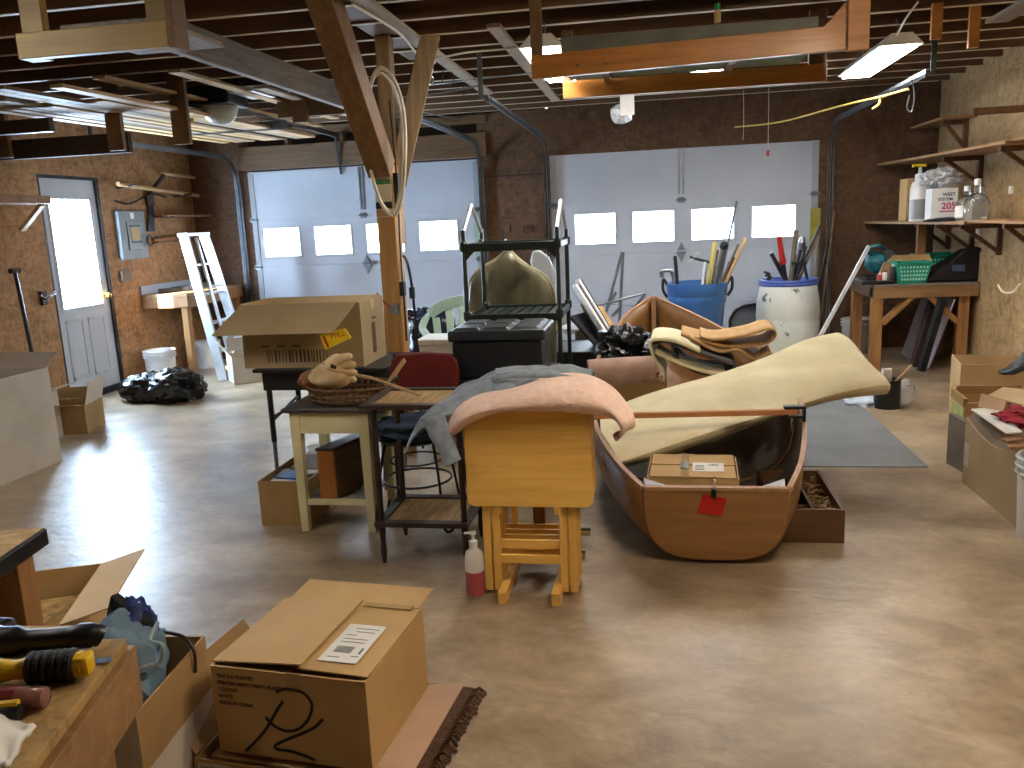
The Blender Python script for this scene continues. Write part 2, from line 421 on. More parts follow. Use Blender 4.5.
def garage_door(name, x0, x1, wx, label):
    root = thing(name, label, None, ((x0+x1)/2, YB, 0), None, 'structure')
    H = DH/4; pw, ww, wh, wz = .6133, .431, .32, 1.177
    for i in (0, 1, 3):
        MB().bx((x0, YB+.005, i*H+.0004), (x1, YB+.045, (i+1)*H-.0004)).build('door_section', M_door, root, bevel=.004)
    z0, z1 = 2*H+.0004, 3*H-.0004
    m = MB(); m.bx((x0, YB+.005, z0), (x1, YB+.045, wz)); m.bx((x0, YB+.005, wz+wh), (x1, YB+.045, z1))
    xs = [x0] + [v for i in range(4) for v in (wx+pw*i, wx+pw*i+ww)] + [x1]
    for a, b in zip(xs[::2], xs[1::2]): m.bx((a, YB+.005, wz), (b, YB+.045, wz+wh))
    sec = m.build('window_section', M_door, root)
    for i in range(4):
        a = wx+pw*i
        MB().bx((a, YB+.03, wz), (a+ww, YB+.036, wz+wh)).build('window_pane', M_pane, sec)
        f = MB()
        for p in ((a-.02, wz-.02, a+ww+.02, wz+.004), (a-.02, wz+wh-.004, a+ww+.02, wz+wh+.02), (a-.02, wz, a+.004, wz+wh), (a+ww-.004, wz, a+ww+.02, wz+wh)):
            f.bx((p[0], YB-.004, p[1]), (p[2], YB+.008, p[3]))
        f.build('window_surround', M_door, sec, bevel=.003)
    for xx in (x0+.035, x1-.035):
        MB().bx((xx-.03, YB-.008, .02), (xx+.03, YB+.006, DH-.02)).build('edge_stile', M_doorgrey, root)
    cx = (x0+x1)/2
    m = MB(); m.bx((cx-.03, YB-.012, 3*H+.06), (cx-.012, YB+.006, DH-.01)); m.bx((cx+.012, YB-.012, 3*H+.06), (cx+.03, YB+.006, DH-.01))
    m.bx((cx-.03, YB-.014, DH-.06), (cx+.03, YB+.006, DH-.01)); m.build('opener_bracket', M_steel, root)
    MB().prism([(cx, YB-.01, 2*H+.10), (cx+.05, YB-.01, 2*H-.01), (cx, YB-.01, 2*H-.12), (cx-.05, YB-.01, 2*H-.01)], (0,.018,0)).build('lock_plate', M_steel, root)
    MB().tube([(cx-.02, YB-.01, .34), (cx-.02, YB-.045, .36), (cx-.02, YB-.045, .48), (cx-.02, YB-.01, .5)], .008).build('lift_handle', M_steel, root)
    for i in (1, 2, 3):
        for xx in (x0+.03, x1-.03, cx):
            m = MB(); m.bx((xx-.035, YB-.016, i*H-.03), (xx+.035, YB+.004, i*H+.03)); m.tube([(xx-.05, YB-.016, i*H), (xx+.05, YB-.016, i*H)], .012)
            m.build('hinge', M_steel, root)
    return root
garage_door('door_1', D1[0], D1[1], -4.376, 'left white sectional garage door with four window panes')
garage_door('door_2', D2[0], D2[1], -.809, 'right white sectional garage door with four window panes')

# entry door in the left wall
root = thing('door_3', 'grey white entry door with a bright tall glass in the left wall', None, (XL, (SY0+SY1)/2, 0), None, 'structure')
a, b = SY0+.03, SY1-.03
gy0, gy1, gz0, gz1 = a+.11, b-.11, .86, 1.83
m = MB(); m.bx((XL-.07, a, .06), (XL-.03, b, gz0)); m.bx((XL-.07, a, gz1), (XL-.03, b, SZ1-.03)); m.bx((XL-.07, a, gz0), (XL-.03, gy0, gz1)); m.bx((XL-.07, gy1, gz0), (XL-.03, b, gz1))
leaf = m.build('door_leaf', M_door, root)
for y0, y1 in ((a+.1, (a+b)/2-.03), ((a+b)/2+.03, b-.1)):
    m = MB()
    for q in ((y0, .2, y1, .23), (y0, .72, y1, .75), (y0, .2, y0+.03, .75), (y1-.03, .2, y1, .75)): m.bx((XL-.034, q[0], q[1]), (XL-.024, q[2], q[3]))
    m.build('raised_panel', M_door, leaf, bevel=.004)
MB().bx((XL-.055, gy0, gz0), (XL-.05, gy1, gz1)).build('door_glass', M_paned, leaf)
m = MB()
for q in ((gy0-.03, gz0-.03, gy1+.03, gz0), (gy0-.03, gz1, gy1+.03, gz1+.03), (gy0-.03, gz0, gy0, gz1), (gy1, gz0, gy1+.03, gz1)): m.bx((XL-.035, q[0], q[1]), (XL-.022, q[2], q[3]))
m.build('glass_frame', M_door, leaf, bevel=.004)
m = MB(); m.lathe([(0,0),(.03,0),(.03,.006),(.012,.01),(.012,.035),(.028,.045),(.03,.06),(.02,.072),(0,.075)], (XL-.03, b-.06, .93), 16, Matrix.Rotation(R(90), 3, 'Y')); m.build('door_knob', mat('brass', '#c9a45a', '#b8934a', .25, 1), leaf, smooth=True)
m = MB()
for z in (.25, 1.05, 1.8): m.bx((XL-.034, a-.02, z-.05), (XL-.02, a+.012, z+.05))
m.build('hinge', M_dksteel, leaf)
m = MB(); m.bx((XL-.1, SY0-.0, 0), (XL-.005, a, SZ1)); m.bx((XL-.1, b, 0), (XL-.005, SY1, SZ1)); m.bx((XL-.1, a, SZ1-.03), (XL-.005, b, SZ1)); m.bx((XL-.1, a, 0), (XL-.0, b, .06))
m.build('door_jamb', M_dksteel, root)

# centre post with its knee braces
px0, px1 = -1.66, -1.545
m = MB(); m.bx((px0, 5.0, 0), (px1, 5.14, 1.83)); o = tag(m.build('support_post', M_post, None, bevel=.006), 'honey coloured square timber post standing in mid garage', None, None, 'structure')
BM = [('knee_brace', M_postd, (-1.60, 4.99, 1.80), (-1.61, 4.22, 2.66), .14, .15, 'brown knee brace rising forward from the post'),
      ('knee_brace', M_postg, (-1.575, 5.19, 1.72), (-1.32, 5.27, 2.60), .10, .12, 'pale knee brace rising away from the post')]
for n, mm, p, q, w_, h_, lb in BM: st(MB().bar(p, q, w_, h_), n, mm, lb, bevel=.006)
st(MB().bx((-1.64, 5.145, 1.35), (-1.55, 5.235, 2.60)), 'post_upright', M_postg, 'pale upright timber fixed behind the post', bevel=.006)
st(MB().bx((-1.66, 4.30, 2.60), (-1.50, 5.99, 2.64)), 'trim_5', M_joisty)
# ================================================================ THINGS UNDER THE CEILING
def solo(mb, name, m, label, cat, group=None, **k): return tag(mb.build(name, m, None, **k), label, cat, group)

# straps, planks
solo(MB().bx((-1.455, 3.9, 2.565), (-1.365, 7.6, 2.588)), 'ceiling_strap', M_strap, 'long pale board nailed under the joists right of the post', 'board', bevel=.002)
solo(MB().bx((-.93, 5.05, 2.565), (-.85, 8.3, 2.588)), 'ceiling_strap', M_strap, 'narrow pale board under the joists left of the hanging rack', 'board', bevel=.002)
solo(MB().bx((1.58, 4.2, 2.565), (1.68, 5.1, 2.588)), 'ceiling_strap', M_greyplank, 'short grey board under the joists above the lit tube light', 'board', bevel=.002)
solo(MB().bx((2.12, 4.9, 2.565), (2.26, 6.1, 2.588)), 'ceiling_strap', M_greyplank, 'wide grey board under the joists near the right wall', 'board', bevel=.002)
solo(MB().bx((2.32, 5.6, 2.545), (2.42, 6.0, 2.565)), 'ceiling_strap', M_greyplank, 'small pale board offcut under the joists by the right wall', 'board', bevel=.002)
solo(MB().bar((-2.46, 4.1, 2.495), (-2.36, 6.69, 2.47), .05, .17), 'hanging_plank', M_greyplank, 'long weathered grey plank hung on edge from the left rack to the dark beam', 'plank', bevel=.004)
b = thing('hanging_beam', 'dark cross beam hung below the joists left of the post', 'beam', (-2.4, 6.75, 2.3))
MB().bx((-3.0, 6.70, 2.37), (-1.80, 6.74, 2.54)).build('beam', M_lumd, b, bevel=.003)
MB().bx((-2.86, 6.66, 2.32), (-2.73, 6.70, 2.60)).build('hanger', M_lumd, b, bevel=.003)

# hanging rack on the right with panels stored in it
r = thing('hanging_rack', 'orange timber storage rack hung from the joists over the boat', 'rack', (.2, 4.9, 2.2))
MB().bar((-.60, 4.50, 2.233), (1.02, 4.48, 2.262), .038, .115).build('front_rail', M_rackw, r, bevel=.003)
MB().bar((-.53, 5.40, 2.24), (1.03, 5.42, 2.24), .038, .10).build('rear_rail', M_rackw, r, bevel=.003)
for x, y, mm in ((-.575, 4.54, M_lumd), (.985, 4.45, M_rackw), (-.5, 5.44, M_lumd), (.98, 5.45, M_lumd)):
    w_ = .06 if x < 0 else .10
    MB().bx((x-w_/2, y-.018, 2.19), (x+w_/2, y+.018, 2.60)).build('hanger', mm, r, bevel=.003)
MB().prism([(.93, 4.462, 2.28), (.93, 4.462, 2.42), (.80, 4.462, 2.28)], (0, .036, 0)).build('gusset', M_rackw, r)
for x in (-.25, .45):
    MB().bx((x-.02, 4.5, 2.265), (x+.02, 5.42, 2.285)).build('cross_bar', M_lumd, r)
m = MB()
for x in (-.36, -.22, .17, .6): m.lathe([(0,-.002),(.008,-.002),(.008,.002),(0,.003)], (x, 4.478, 2.225), 8, Matrix.Rotation(R(90), 3, 'X'))
m.build('screw_heads', M_chrome, r)
solo(MB().bx((-.48, 4.60, 2.287), (.86, 5.34, 2.312)), 'stored_sheet', mat('grey_green_panel', '#7d8c78', '#6c7b69', .6), 'grey green flat panel lying in the hanging rack', 'panel', bevel=.003)
solo(MB().bx((-.46, 4.64, 2.314), (.84, 5.2, 2.40)), 'stored_door', mat('dull_grey_door', '#6f7268', '#61645b', .6), 'thick grey door slab lying on top of the panel in the rack', 'panel', bevel=.004)
m = MB(); p = AY(719, 12, 4.5); m.lathe([(0,0),(.016,0),(.018,.05),(.012,.06),(0,.06)], (p.x, 4.6, p.z-.02), 12)
t = tag(m.build('spray_bottle', mat('pale_bottle', '#b9a06a', '#a98f5a', .4)), 'small bottle with a green cap on the panels in the rack', 'bottle')
c = MB().lathe([(0,.06),(.014,.06),(.014,.09),(0,.09)], (p.x, 4.6, p.z-.02), 12).build('green_cap', mat('green_cap', '#23a05a', '#1c8a4c', .4), t); t.location.z = 2.40
# left hanging rack
r = thing('hanging_rack', 'yellow pine hanging frame at the top left corner', 'rack', (-1.95, 2.95, 2.14))
a, b = None, None
zb = 2.178
MB().bar((-2.31, 2.95, zb), (-1.70, 2.95, zb), .038, .09).build('rail', M_racky, r, bevel=.003)
for x in (-2.265, -1.755): MB().bx((x-.045, 2.97, zb-.045), (x+.045, 3.008, 2.60)).build('hanger', M_racky, r, bevel=.003)
MB().bx((-1.70, 2.93, zb-.05), (-1.675, 3.03, 2.60)).build('side_board', M_lumd, r, bevel=.003)
MB().bx((-2.18, 3.01, zb+.06), (-1.78, 3.5, zb+.08)).build('shelf_board', M_greyplank, r, bevel=.003)

# lumber loft at the left
r = thing('lumber_loft', 'dark timber carrier hung at the left holding stacked boards', 'rack', (-4, 6, 2.1))
MB().bar((-4.95, 5.80, 2.15), (-3.76, 5.80, 2.15), .05, .14).build('front_beam', M_deck, r, bevel=.003)
for x, y, zb_, hw in ((-3.82, 5.75, 2.09, .06), (-4.75, 5.75, 2.09, .06), (-3.33, 5.80, 2.11, .065)):
    MB().bx((x-hw, y-.04, zb_), (x+hw, y, 2.60)).build('hanger', M_lumd, r, bevel=.003)
MB().bar((-4.9, 5.3, 2.24), (-4.0, 5.3, 2.24), .05, .09).build('near_beam', M_dkwood, r, bevel=.003)
random.seed(3)
for k in range(10):
    x = -4.35 + .105*k + random.uniform(-.02,.02); mm = (M_lum, M_lum, M_lumd, M_strap)[k % 4]
    z = 2.345 + .0*k
    MB().bar((x, 4.5+random.random()*.8, z+random.uniform(0,.01)), (x+random.uniform(.02,.16), 8.2, z+.03), .085, .022).build('stored_board', mm)
for o in [o for o in COL.objects if o.name.startswith('stored_board')]:
    tag(o, 'long board in the lumber pile hung at the upper left', 'board', 'stored lumber at the left')
for i, (x0, y0, x1, y1, z) in enumerate(((-3.0,5.2,-3.0,8.0,2.50), (-2.8,6.0,-2.78,8.4,2.50), (-4.6,4.6,-3.9,7.9,2.43), (-3.4,5.0,-3.25,8.2,2.46))):
    solo(MB().bar((x0,y0,z), (x1,y1,z+.01), .09, .02), 'loose_board', (M_lum, M_strap, M_lum, M_lum)[i], 
         ('pale board under the joists beside the opener', 'grey board running back past the opener', 'topmost slanting board above the lumber loft', 'bright board along the right edge of the lumber loft')[i], 'board')
m = MB()
for k in range(16): m.bx((-4.0+.05*k, 7.2, 2.36), (-3.975+.05*k, 7.206, 2.40))
m.bx((-4.05, 7.206, 2.34), (-3.15, 7.212, 2.42)); solo(m, 'perforated_strip', M_steel, 'perforated metal strip lying in the lumber loft', 'strip')

# fluorescent fixtures
def fixture(label, x, y0, y1, z, lens, hang=True):
    r = thing('ceiling_light', label, 'light', (x, (y0+y1)/2, z))
    MB().prism([(x-.13, y0, z), (x-.06, y0, z+.07), (x+.06, y0, z+.07), (x+.13, y0, z)], (0, y1-y0, 0)).build('reflector', M_white, r)
    MB().bx((x-.095, y0+.02, z-.018), (x+.095, y1-.02, z-.001)).build('lens', lens, r)
    m = MB()
    for y in (y0+.15, y1-.15): m.tube([(x, y, z+.07), (x+.015, y-.01, z+.13), (x, y, 2.60)], .004, 6)
    m.build('hanging_chain', M_steel, r)
    return r
fixture('lit tube light hanging near the right wall', 1.53, 5.75, 6.95, 2.42, M_tubelight)
fixture('lit tube light above the left end of the hanging rack', -.61, 5.0, 6.2, 2.43, M_tubelight)
fixture('lit tube light hanging behind the hanging rack', .42, 6.0, 7.2, 2.45, M_tubelight)
fixture('tube light over the boxes nearest the camera', .7, 1.3, 2.5, 2.47, M_tubewarm)
fixture('unseen tube light added on the left beyond the workbench', -2.9, 1.2, 2.4, 2.47, M_tubelight)  # unseen fixture, added to lift the light on the left wall

r = thing('bulb_holder', 'bare bulb in a porcelain holder over the open floor before the boat', 'lamp holder', (1.1, 2.3, 2.5))
MB().lathe([(0,.09),(.05,.09),(.055,.07),(.03,.05),(.03,.02),(0,.02)], (1.1,2.3,2.5), 16).build('base', M_white, r, smooth=True)
MB().lathe([(0,.025),(.018,.02),(.035,-.03),(.04,-.06),(.03,-.09),(0,-.10)], (1.1,2.3,2.5), 16).build('bulb', glow('warm_bulb', (1,.83,.60,1), 290.0), r, smooth=True)
# garage door opener
r = thing('door_opener', 'grey garage door opener with a frosted lamp dome under the left joists', 'opener', (-3.33, 6.3, 2.4))
MB().bx((-3.5, 6.15, 2.43), (-3.14, 6.5, 2.57)).build('motor_housing', M_dksteel, r, bevel=.02)
m = MB(); m.lathe([(.145, 0), (.14,-.05), (.115,-.10), (.07,-.135), (0,-.145)], (-3.28, 6.28, 2.435), 20, None, 1, .8); m.build('lamp_dome', M_lens, r, smooth=True)
MB().bx((-3.45, 6.10, 2.425), (-3.12, 6.46, 2.445)).build('lamp_base', M_black, r, bevel=.006)
MB().bx((-3.12, 6.12, 2.5), (-2.92, 6.52, 2.53)).build('side_wing', M_alum, r)
MB().bar((-3.28, 6.4, 2.46), (-3.38, YB-.05, 2.46), .035, .045).build('rail', M_steel, r)
m = MB(); m.bar((-3.38, YB-.12, 2.46), (-3.38, YB-.02, 2.05), .02, .02); m.build('door_arm', M_dksteel, r)
for x in (-3.41, -3.11): MB().bx((x-.012, 6.3, 2.57), (x+.012, 6.33, 2.60)).build('strap', M_steel, r)
m = MB(); m.prism([(-3.5, 6.2, 2.42), (-3.46, 6.2, 2.36), (-3.47, 6.2, 2.30), (-3.51, 6.2, 2.35)], (0,.003,0)); solo(m, 'yellow_tag', M_yellow, 'yellow paper tag dangling beside the door opener', 'tag')

# door tracks
def track(x, s, label, y0, z=2.29):
    r = thing('door_track', label, 'track', (x, YB-.06, 0), 'garage door tracks')
    pts = [(x, YB-.055, .05), (x, YB-.055, 1.0), (x, YB-.055, z-.32)] + [tuple(p) for p in arc((x, YB-.375, z-.32), .32, 0, 90, 8, (0,1,0), (0,0,1))][1:] + [(x, (YB+y0)/2, z), (x, y0, z)]
    m = MB()
    for a, b in zip(pts, pts[1:]): m.bar(a, b, .05, .006, (1,0,0)); 
    for dx in (-.025, .025):
        for a, b in zip(pts, pts[1:]): m.bar(V(a)+V((dx,0,0)), V(b)+V((dx,0,0)), .022, .004, (1,0,0))
    m.build('rail', M_steel, r)
    MB().bx((x+s*.03, YB-.075, .02), (x+s*.034, YB-.0, z-.25)).build('wall_angle', M_steel, r)
    MB().bar((x+s*.05, y0+.02, z), (x+s*.05, y0+.02, 2.59), .035, .004).build('hanger_angle', M_green if y0 > 6 and abs(x) < 2 else M_steel, r)
    MB().bar((x+s*.06, y0+.05, z+.02), (x+s*.06, y0+1.5, 2.40), .03, .004).build('brace_bar', M_dksteel, r) if s*x < 0 else None
    return r
track(D1[0]-.10, -1, 'steel door track at the far left beside the ladder', 6.6)
track(D1[1]+.03, 1, 'steel door track on the right side of the left garage door', 6.35)
track(D2[0]-.03, -1, 'steel door track on the left side of the right garage door', 5.85)
track(D2[1]+.10, 1, 'steel door track in the right corner by the barrel', 6.1)
# extension springs and cross rods
solo(MB().bar((-1.75, 6.3, 2.47), (-.62, 6.2, 2.50), .03, .004), 'perforated_angle', M_steel, 'perforated steel bar running between the two middle door tracks', 'bar')
m = MB(); m.bx((-.22, 6.55, 2.20), (-.115, 6.57, 2.46)); m.bx((-.175, 6.558, 2.46), (-.165, 6.562, 2.575)); solo(m, 'white_card', M_white, 'white card strip hanging behind the rack', 'strip')
m = MB(); m.blob((-.22, 6.65, 2.22), (.08,.05,.07), 3, .5, 2, 2); solo(m, 'plastic_bag', M_clearp, 'clear plastic bag hanging beside the white card strip', 'bag')

# cord reel, hose loop and wires
m = MB(); c = V((-1.535, 4.92, 1.965))
loop = [c + V((.115*math.cos(t)*(1+.0*t), .02*math.sin(3*t), .42*math.sin(t)+.02*math.cos(2*t))) for t in [2*math.pi*i/40 for i in range(40)]]
m.tube(loop, .011, 8, True); loop2 = [p + V((-.016, .02, .0)) + (p-c)*-.06 for p in loop]; m.tube(loop2, .009, 8, True)
solo(m, 'coiled_cable', M_rope, 'loop of cream cable hanging on the timber post', 'cable', smooth=True)
m = MB(); m.tube([(-1.525, 5.01, 2.35), (-1.525, 4.90, 2.36)], .008, 6); solo(m, 'hook_nail', M_dksteel, 'nail holding the cream cable loop', 'nail')
r = thing('seed_packet', 'printed card packet pinned to the timber post', 'packet', (-1.6, 4.99, 1.6))
a, b = AY(377, 180, 4.995), AY(395, 222, 4.995)
MB().bx((-1.655, 4.992, 1.52), (-1.552, 4.998, 1.79)).build('card', mat('card_cream', '#c8c2a6', '#b9b295', .6), r)
MB().bx((-1.655, 4.990, 1.715), (-1.552, 4.9925, 1.74)).build('green_band', mat('green_print', '#4b8a4e', '#3f7a42', .6), r)
MB().bx((-1.655, 4.990, 1.57), (-1.552, 4.9925, 1.61)).build('black_band', M_ink, r)
MB().bx((-1.655, 4.990, 1.525), (-1.552, 4.9925, 1.565)).build('tan_band', M_carpett, r)
MB().blob((-1.64, 4.985, 1.79), (.022,.008,.025), 1, .1, 2, 2).build('rose_picture', mat('pale_rose', '#e3b3a5', '#d8a090', .6), r)
r = thing('wall_socket', 'metal socket box low on the timber post with a red wire', 'socket', (-1.56, 4.99, .95))
MB().bx((-1.61, 4.975, .925), (-1.555, 4.998, .99)).build('plate', M_steel, r, bevel=.003)
MB().tube(spline([(-1.69, 4.99, 1.06), (-1.655, 4.97, 1.02), (-1.605, 4.972, .97)]), .005, 6).build('red_wire', M_redp, r)
m = MB(); m.tube(spline([(-1.535, 5.03, 2.2), (-1.53, 5.05, 1.7), (-1.535, 5.04, 1.3), (-1.53, 5.03, .75)]), .006, 6); o = solo(m, 'power_cord', M_black, 'black cord running down the side of the post', 'cord')
m = MB(); m.tube(spline([(-1.525, 5.06, 1.28), (-1.49, 5.03, 1.22), (-1.47, 5.03, 1.0), (-1.465, 5.02, .5), (-1.47, 5.02, .05)]), .009, 6); o = solo(m, 'extension_cord', M_black, 'thick black cord arching off the right side of the post', 'cord')
MB().box((-1.475, 5.03, 1.05), (.03,.03,.07)).build('connector', M_black, o)
solo(MB().box((-1.528, 5.01, .88+.2), (.03,.05,.09)), 'switch_box', M_black, 'black plug box on the right face of the post', 'plug', bevel=.004)
solo(MB().box((-1.53, 5.05, 1.68), (.03,.06,.2)), 'metal_bracket', M_dksteel, 'dark metal bracket on the side of the post beside the packet', 'bracket', bevel=.002)
m = MB(); m.tube(spline([AZ(352,4,2.56), AZ(398,32,2.55), AZ(425,58,2.54), AZ(470,52,2.55), AZ(530,47,2.56)]), .007, 6)
solo(m, 'ceiling_wire', M_rope, 'pale wire stapled along the board right of the post', 'wire')
p = AZ(428, 62, 2.545); r = thing('insulator', 'porcelain lamp holder on the board right of the post', 'lamp holder', (p.x, p.y, 2.46))
MB().lathe([(0,.1),(.05,.1),(.055,.08),(.03,.06),(.035,.03),(.02,0),(0,0)], (p.x, p.y, 2.46), 14).build('base', M_white, r, smooth=True)
MB().lathe([(0,0),(.02,0),(.035,-.03),(.03,-.06),(0,-.07)], (p.x, p.y, 2.465), 14).build('bulb', M_glass, r, smooth=True)
m = MB(); q = [AZ(380,78,2.53), AZ(450,66,2.53), AZ(500,80,2.53)]; m.tube(spline([AY(395,98,6), AY(440,93,6.3), AY(478,86,6.5)]), .008, 6)
solo(m, 'conduit', M_steel, 'thin pipe slung below the joists right of the post', 'pipe')
m = MB()
for i, (px, py) in enumerate(((442,66),(452,72),(463,84))):
    p = AZ(px, py, 2.565); m.tube([p, p+V((.01,0,-.06)), p+V((-.01,.02,-.1))], .004, 5)
o = solo(m, 'wire_staples', M_black, 'black wire ends hanging from the long pale board', 'wire')
# yellow rope to the right track, pull cord
m = MB(); m.tube(spline([AY(735,127,8.9), AY(780,122,8.2), AY(840,106,7.2), AY(880,97,6.6), AY(908,89,6.15)]), .008, 6); m.tube(spline([AY(880,97,6.6), AY(879,104,6.6), AY(872,109,6.6)]), .009, 6)
solo(m, 'yellow_rope', M_yrope, 'yellow rope strung from the right door track across to the door', 'rope')
p = AY(768,150,8.6); m = MB(); m.tube([(p.x, 8.6, 2.6), (p.x, 8.6, p.z)], .003, 5)
o = solo(m, 'pull_cord', M_rope, 'thin cord with a small red and white toggle hanging before the right door', 'cord')
MB().lathe([(0,-.06),(.014,-.05),(.016,-.01),(.008,0),(0,0)], p, 10).build('toggle', M_redp, o)
p = AY(743,140,8.7); m = MB(); m.tube(spline([(p.x, 8.7, 2.6), (p.x+.005, 8.7, 2.3), p]), .003, 5); solo(m, 'short_string', M_rope, 'short bare string hanging left of the pull cord', 'string')
p = AY(911,95,6.05); m = MB(); m.tube(spline([(p.x,6.05,p.z+.1), (p.x+.02,6.05,p.z), (p.x+.01,6.05,p.z-.1), (p.x-.02,6.05,p.z-.08), (p.x-.01,6.05,p.z)]), .004, 6); solo(m, 'chain_loop', M_steel, 'small wire loop hanging from the end of the right track', 'chain')
p = AZ(938,10,2.56); m = MB(); m.bx((p.x-.03,p.y,2.40), (p.x+.03,p.y+.03,2.60)); solo(m, 'hanging_block', M_rackw, 'orange wood block hanging from the joists at upper right', 'block')
p = AZ(975,12,2.56); m = MB(); m.bx((p.x-.025,p.y,2.36), (p.x+.035,p.y+.03,2.60)); solo(m, 'hanging_block', M_rackw, 'rightmost orange wood block hanging from the joists', 'block')
m = MB(); m.tube(spline([AZ(918,2,2.56), AZ(905,20,2.5), AZ(895,40,2.47)]), .006, 6); solo(m, 'lamp_cord', M_rope, 'cord feeding the lit tube light near the right wall', 'cord')
# ================================================================ CARTONS (shared builder)
def carton(label, T, L, W, H, m, flaps=(), name='cardboard_box', group=None, cat='box', t=.006, inner=True, loc=None, closed=False):
    """open carton; local x along L, y along W. flaps: (side, depth, angle[, shear]) with 0 = closed, 90 = upright, 180 = flat outwards"""
    o = T.translation
    r = thing(name, label, cat, o, group)
    b = MB(T); h = t
    b.bx((-L/2,-W/2,0), (L/2,W/2,h))
    b.bx((-L/2,-W/2,h), (L/2,-W/2+t,H)); b.bx((-L/2,W/2-t,h), (L/2,W/2,H))
    b.bx((-L/2,-W/2+t,h), (-L/2+t,W/2-t,H)); b.bx((L/2-t,-W/2+t,h), (L/2,W/2-t,H))
    b.build('body', m, r)
    for fl in flaps:
        side, dep, ang = fl[:3]; sh = fl[3] if len(fl) > 3 else 0; mm = fl[4] if len(fl) > 4 else m
        q = {'-y': (V((-L/2,-W/2,H)), V((L/2,-W/2,H)), V((0,1,0))), '+y': (V((L/2,W/2,H)), V((-L/2,W/2,H)), V((0,-1,0))),
             '-x': (V((-L/2,W/2,H)), V((-L/2,-W/2,H)), V((1,0,0))), '+x': (V((L/2,-W/2,H)), V((L/2,W/2,H)), V((-1,0,0)))}[side]
        a, c, inn = q; d = inn*math.cos(R(ang)) + V((0,0,1))*math.sin(R(ang)); e = (c-a).normalized()
        nrm = e.cross(d).normalized()*t*.7; k = .012; lift = V((0,0,.004))
        P = [a+e*k+lift, c-e*k+lift, c-e*k+d*dep+e*sh+lift, a+e*k+d*dep+e*sh+lift]
        f = MB(T); f.prism(P, nrm); f.build('flap', mm, r)
    return r

# ================================================================ BOAT
SEC = []   # stations: y, left x, right x, gunwale z (left, right), keel z
BST = [(3.40,-.048,.545,.335,.022),(3.65,-.165,.632,.372,.016),(4.0,-.275,.705,.43,.014),(4.4,-.335,.748,.49,.02),(4.8,-.355,.745,.535,.03),
       (5.25,-.345,.69,.575,.05),(5.65,-.312,.60,.61,.08),(6.0,-.262,.465,.66,.14),(6.28,-.18,.27,.74,.25),(6.46,-.06,.09,.81,.45),(6.52,.0,.02,.84,.62)]
def hull_section(s, n=22, p=3.2, shrink=0):
    y, xl, xr, zg, zk = s; c = (xl+xr)/2; hb = (xr-xl)/2 - shrink; out = []
    for i in range(n+1):
        t = math.pi*i/n; ct, sn = math.cos(t), math.sin(t)
        out.append(V((c - hb*math.copysign(abs(ct)**(2/p), ct), y, zg - (zg-zk-shrink)*abs(sn)**(2/p))))
    return out
boat = thing('wooden_boat', 'brown plywood dinghy with a flat transom resting on the floor', 'boat', (.2, 4.9, 0))
MB().grid([hull_section(s) for s in BST]).build('hull', M_hully, boat, smooth=True, solid=.014, off=0)
MB().grid([hull_section(s, 22, 3.2, .014) for s in BST[:6]]).build('inner_lining', mat('dark_grey_bilge_paint', '#5a564e', '#48453f', .6), boat, smooth=True)
s0 = BST[0]
poly = hull_section((3.392,)+s0[1:], 28)
MB().prism(poly, (0,.024,0)).build('transom', M_hull, boat, bevel=.003)
M_gun = wood('pale_gunwale_wood', '#b28a66', '#94694a', 'y', .5)
for side in (1, 2):
    pts = spline([V((s[side], s[0], s[3])) for s in BST], 3)
    m = MB()
    for a, b in zip(pts, pts[1:]): m.bar(a, b, .022, .018)
    m.build('gunwale', M_gun, boat)
MB().bar((s0[1]+.005, 3.402, s0[3]), (s0[2]-.005, 3.402, s0[3]), .03, .014).build('transom_cap', M_gun, boat)
M_knee = mat('pale_blue_white_paint', '#b9bccb', '#a9acbb', .5)
for sx, x in ((1, s0[1]), (-1, s0[2])):
    MB().prism([(x+sx*.012, 3.42, s0[3]-.022), (x+sx*.13, 3.42, s0[3]-.022), (x+sx*.11, 3.455, s0[3]-.022), (x+sx*.0, 3.53, s0[3]-.008)], (0,0,.012)).build('corner_knee', M_knee, boat)
m = MB(); m.bar((.25,3.42,.03), (.18,4.6,.03), .035, .05); m.bar((.18,4.6,.035), (.12,5.6,.085), .035, .05); m.build('keel', M_hully, boat)
m = MB(); m.bar((.01, 6.50, .83), (.01, 6.44, .5), .035, .03); m.bar((.01,6.44,.5), (.03,6.28,.28), .035, .03); m.build('stem', M_hully, boat)
for s in (BST[3], BST[6]):
    p = hull_section(s, 22, 3.2, .012); m = MB()
    for a, b in zip(p[1:-1], p[2:-1]): m.bar(a, b, .02, .016, (0,1,0))
    m.build('rib', M_hully, boat)
MB().bx((-.29, 5.0, .27), (.66, 5.28, .29)).build('thwart', M_hully, boat)
# red tag with clip on the transom
r = thing('red_tag', 'red card tag clipped to the top of the boat transom', 'tag', (.23, 3.385, .3))
MB().hexa([AY(697,513,3.386),AY(722,516,3.386),AY(722,516,3.389),AY(697,513,3.389),AY(703,494,3.386),AY(727,499,3.386),AY(727,499,3.389),AY(703,494,3.389)]).build('card', M_redtag, r)
p = AY(714, 487, 3.385)
m = MB(); m.bx((p.x-.009, 3.365, p.z-.045), (p.x+.009, 3.386, p.z-.005)); m.build('clip_body', M_black, r, bevel=.003)
MB().tube([(p.x, 3.376, p.z-.01), (p.x, 3.37, p.z+.03), (p.x+.004, 3.40, p.z+.035)], .005, 8).build('clip_lever', M_chrome, r)
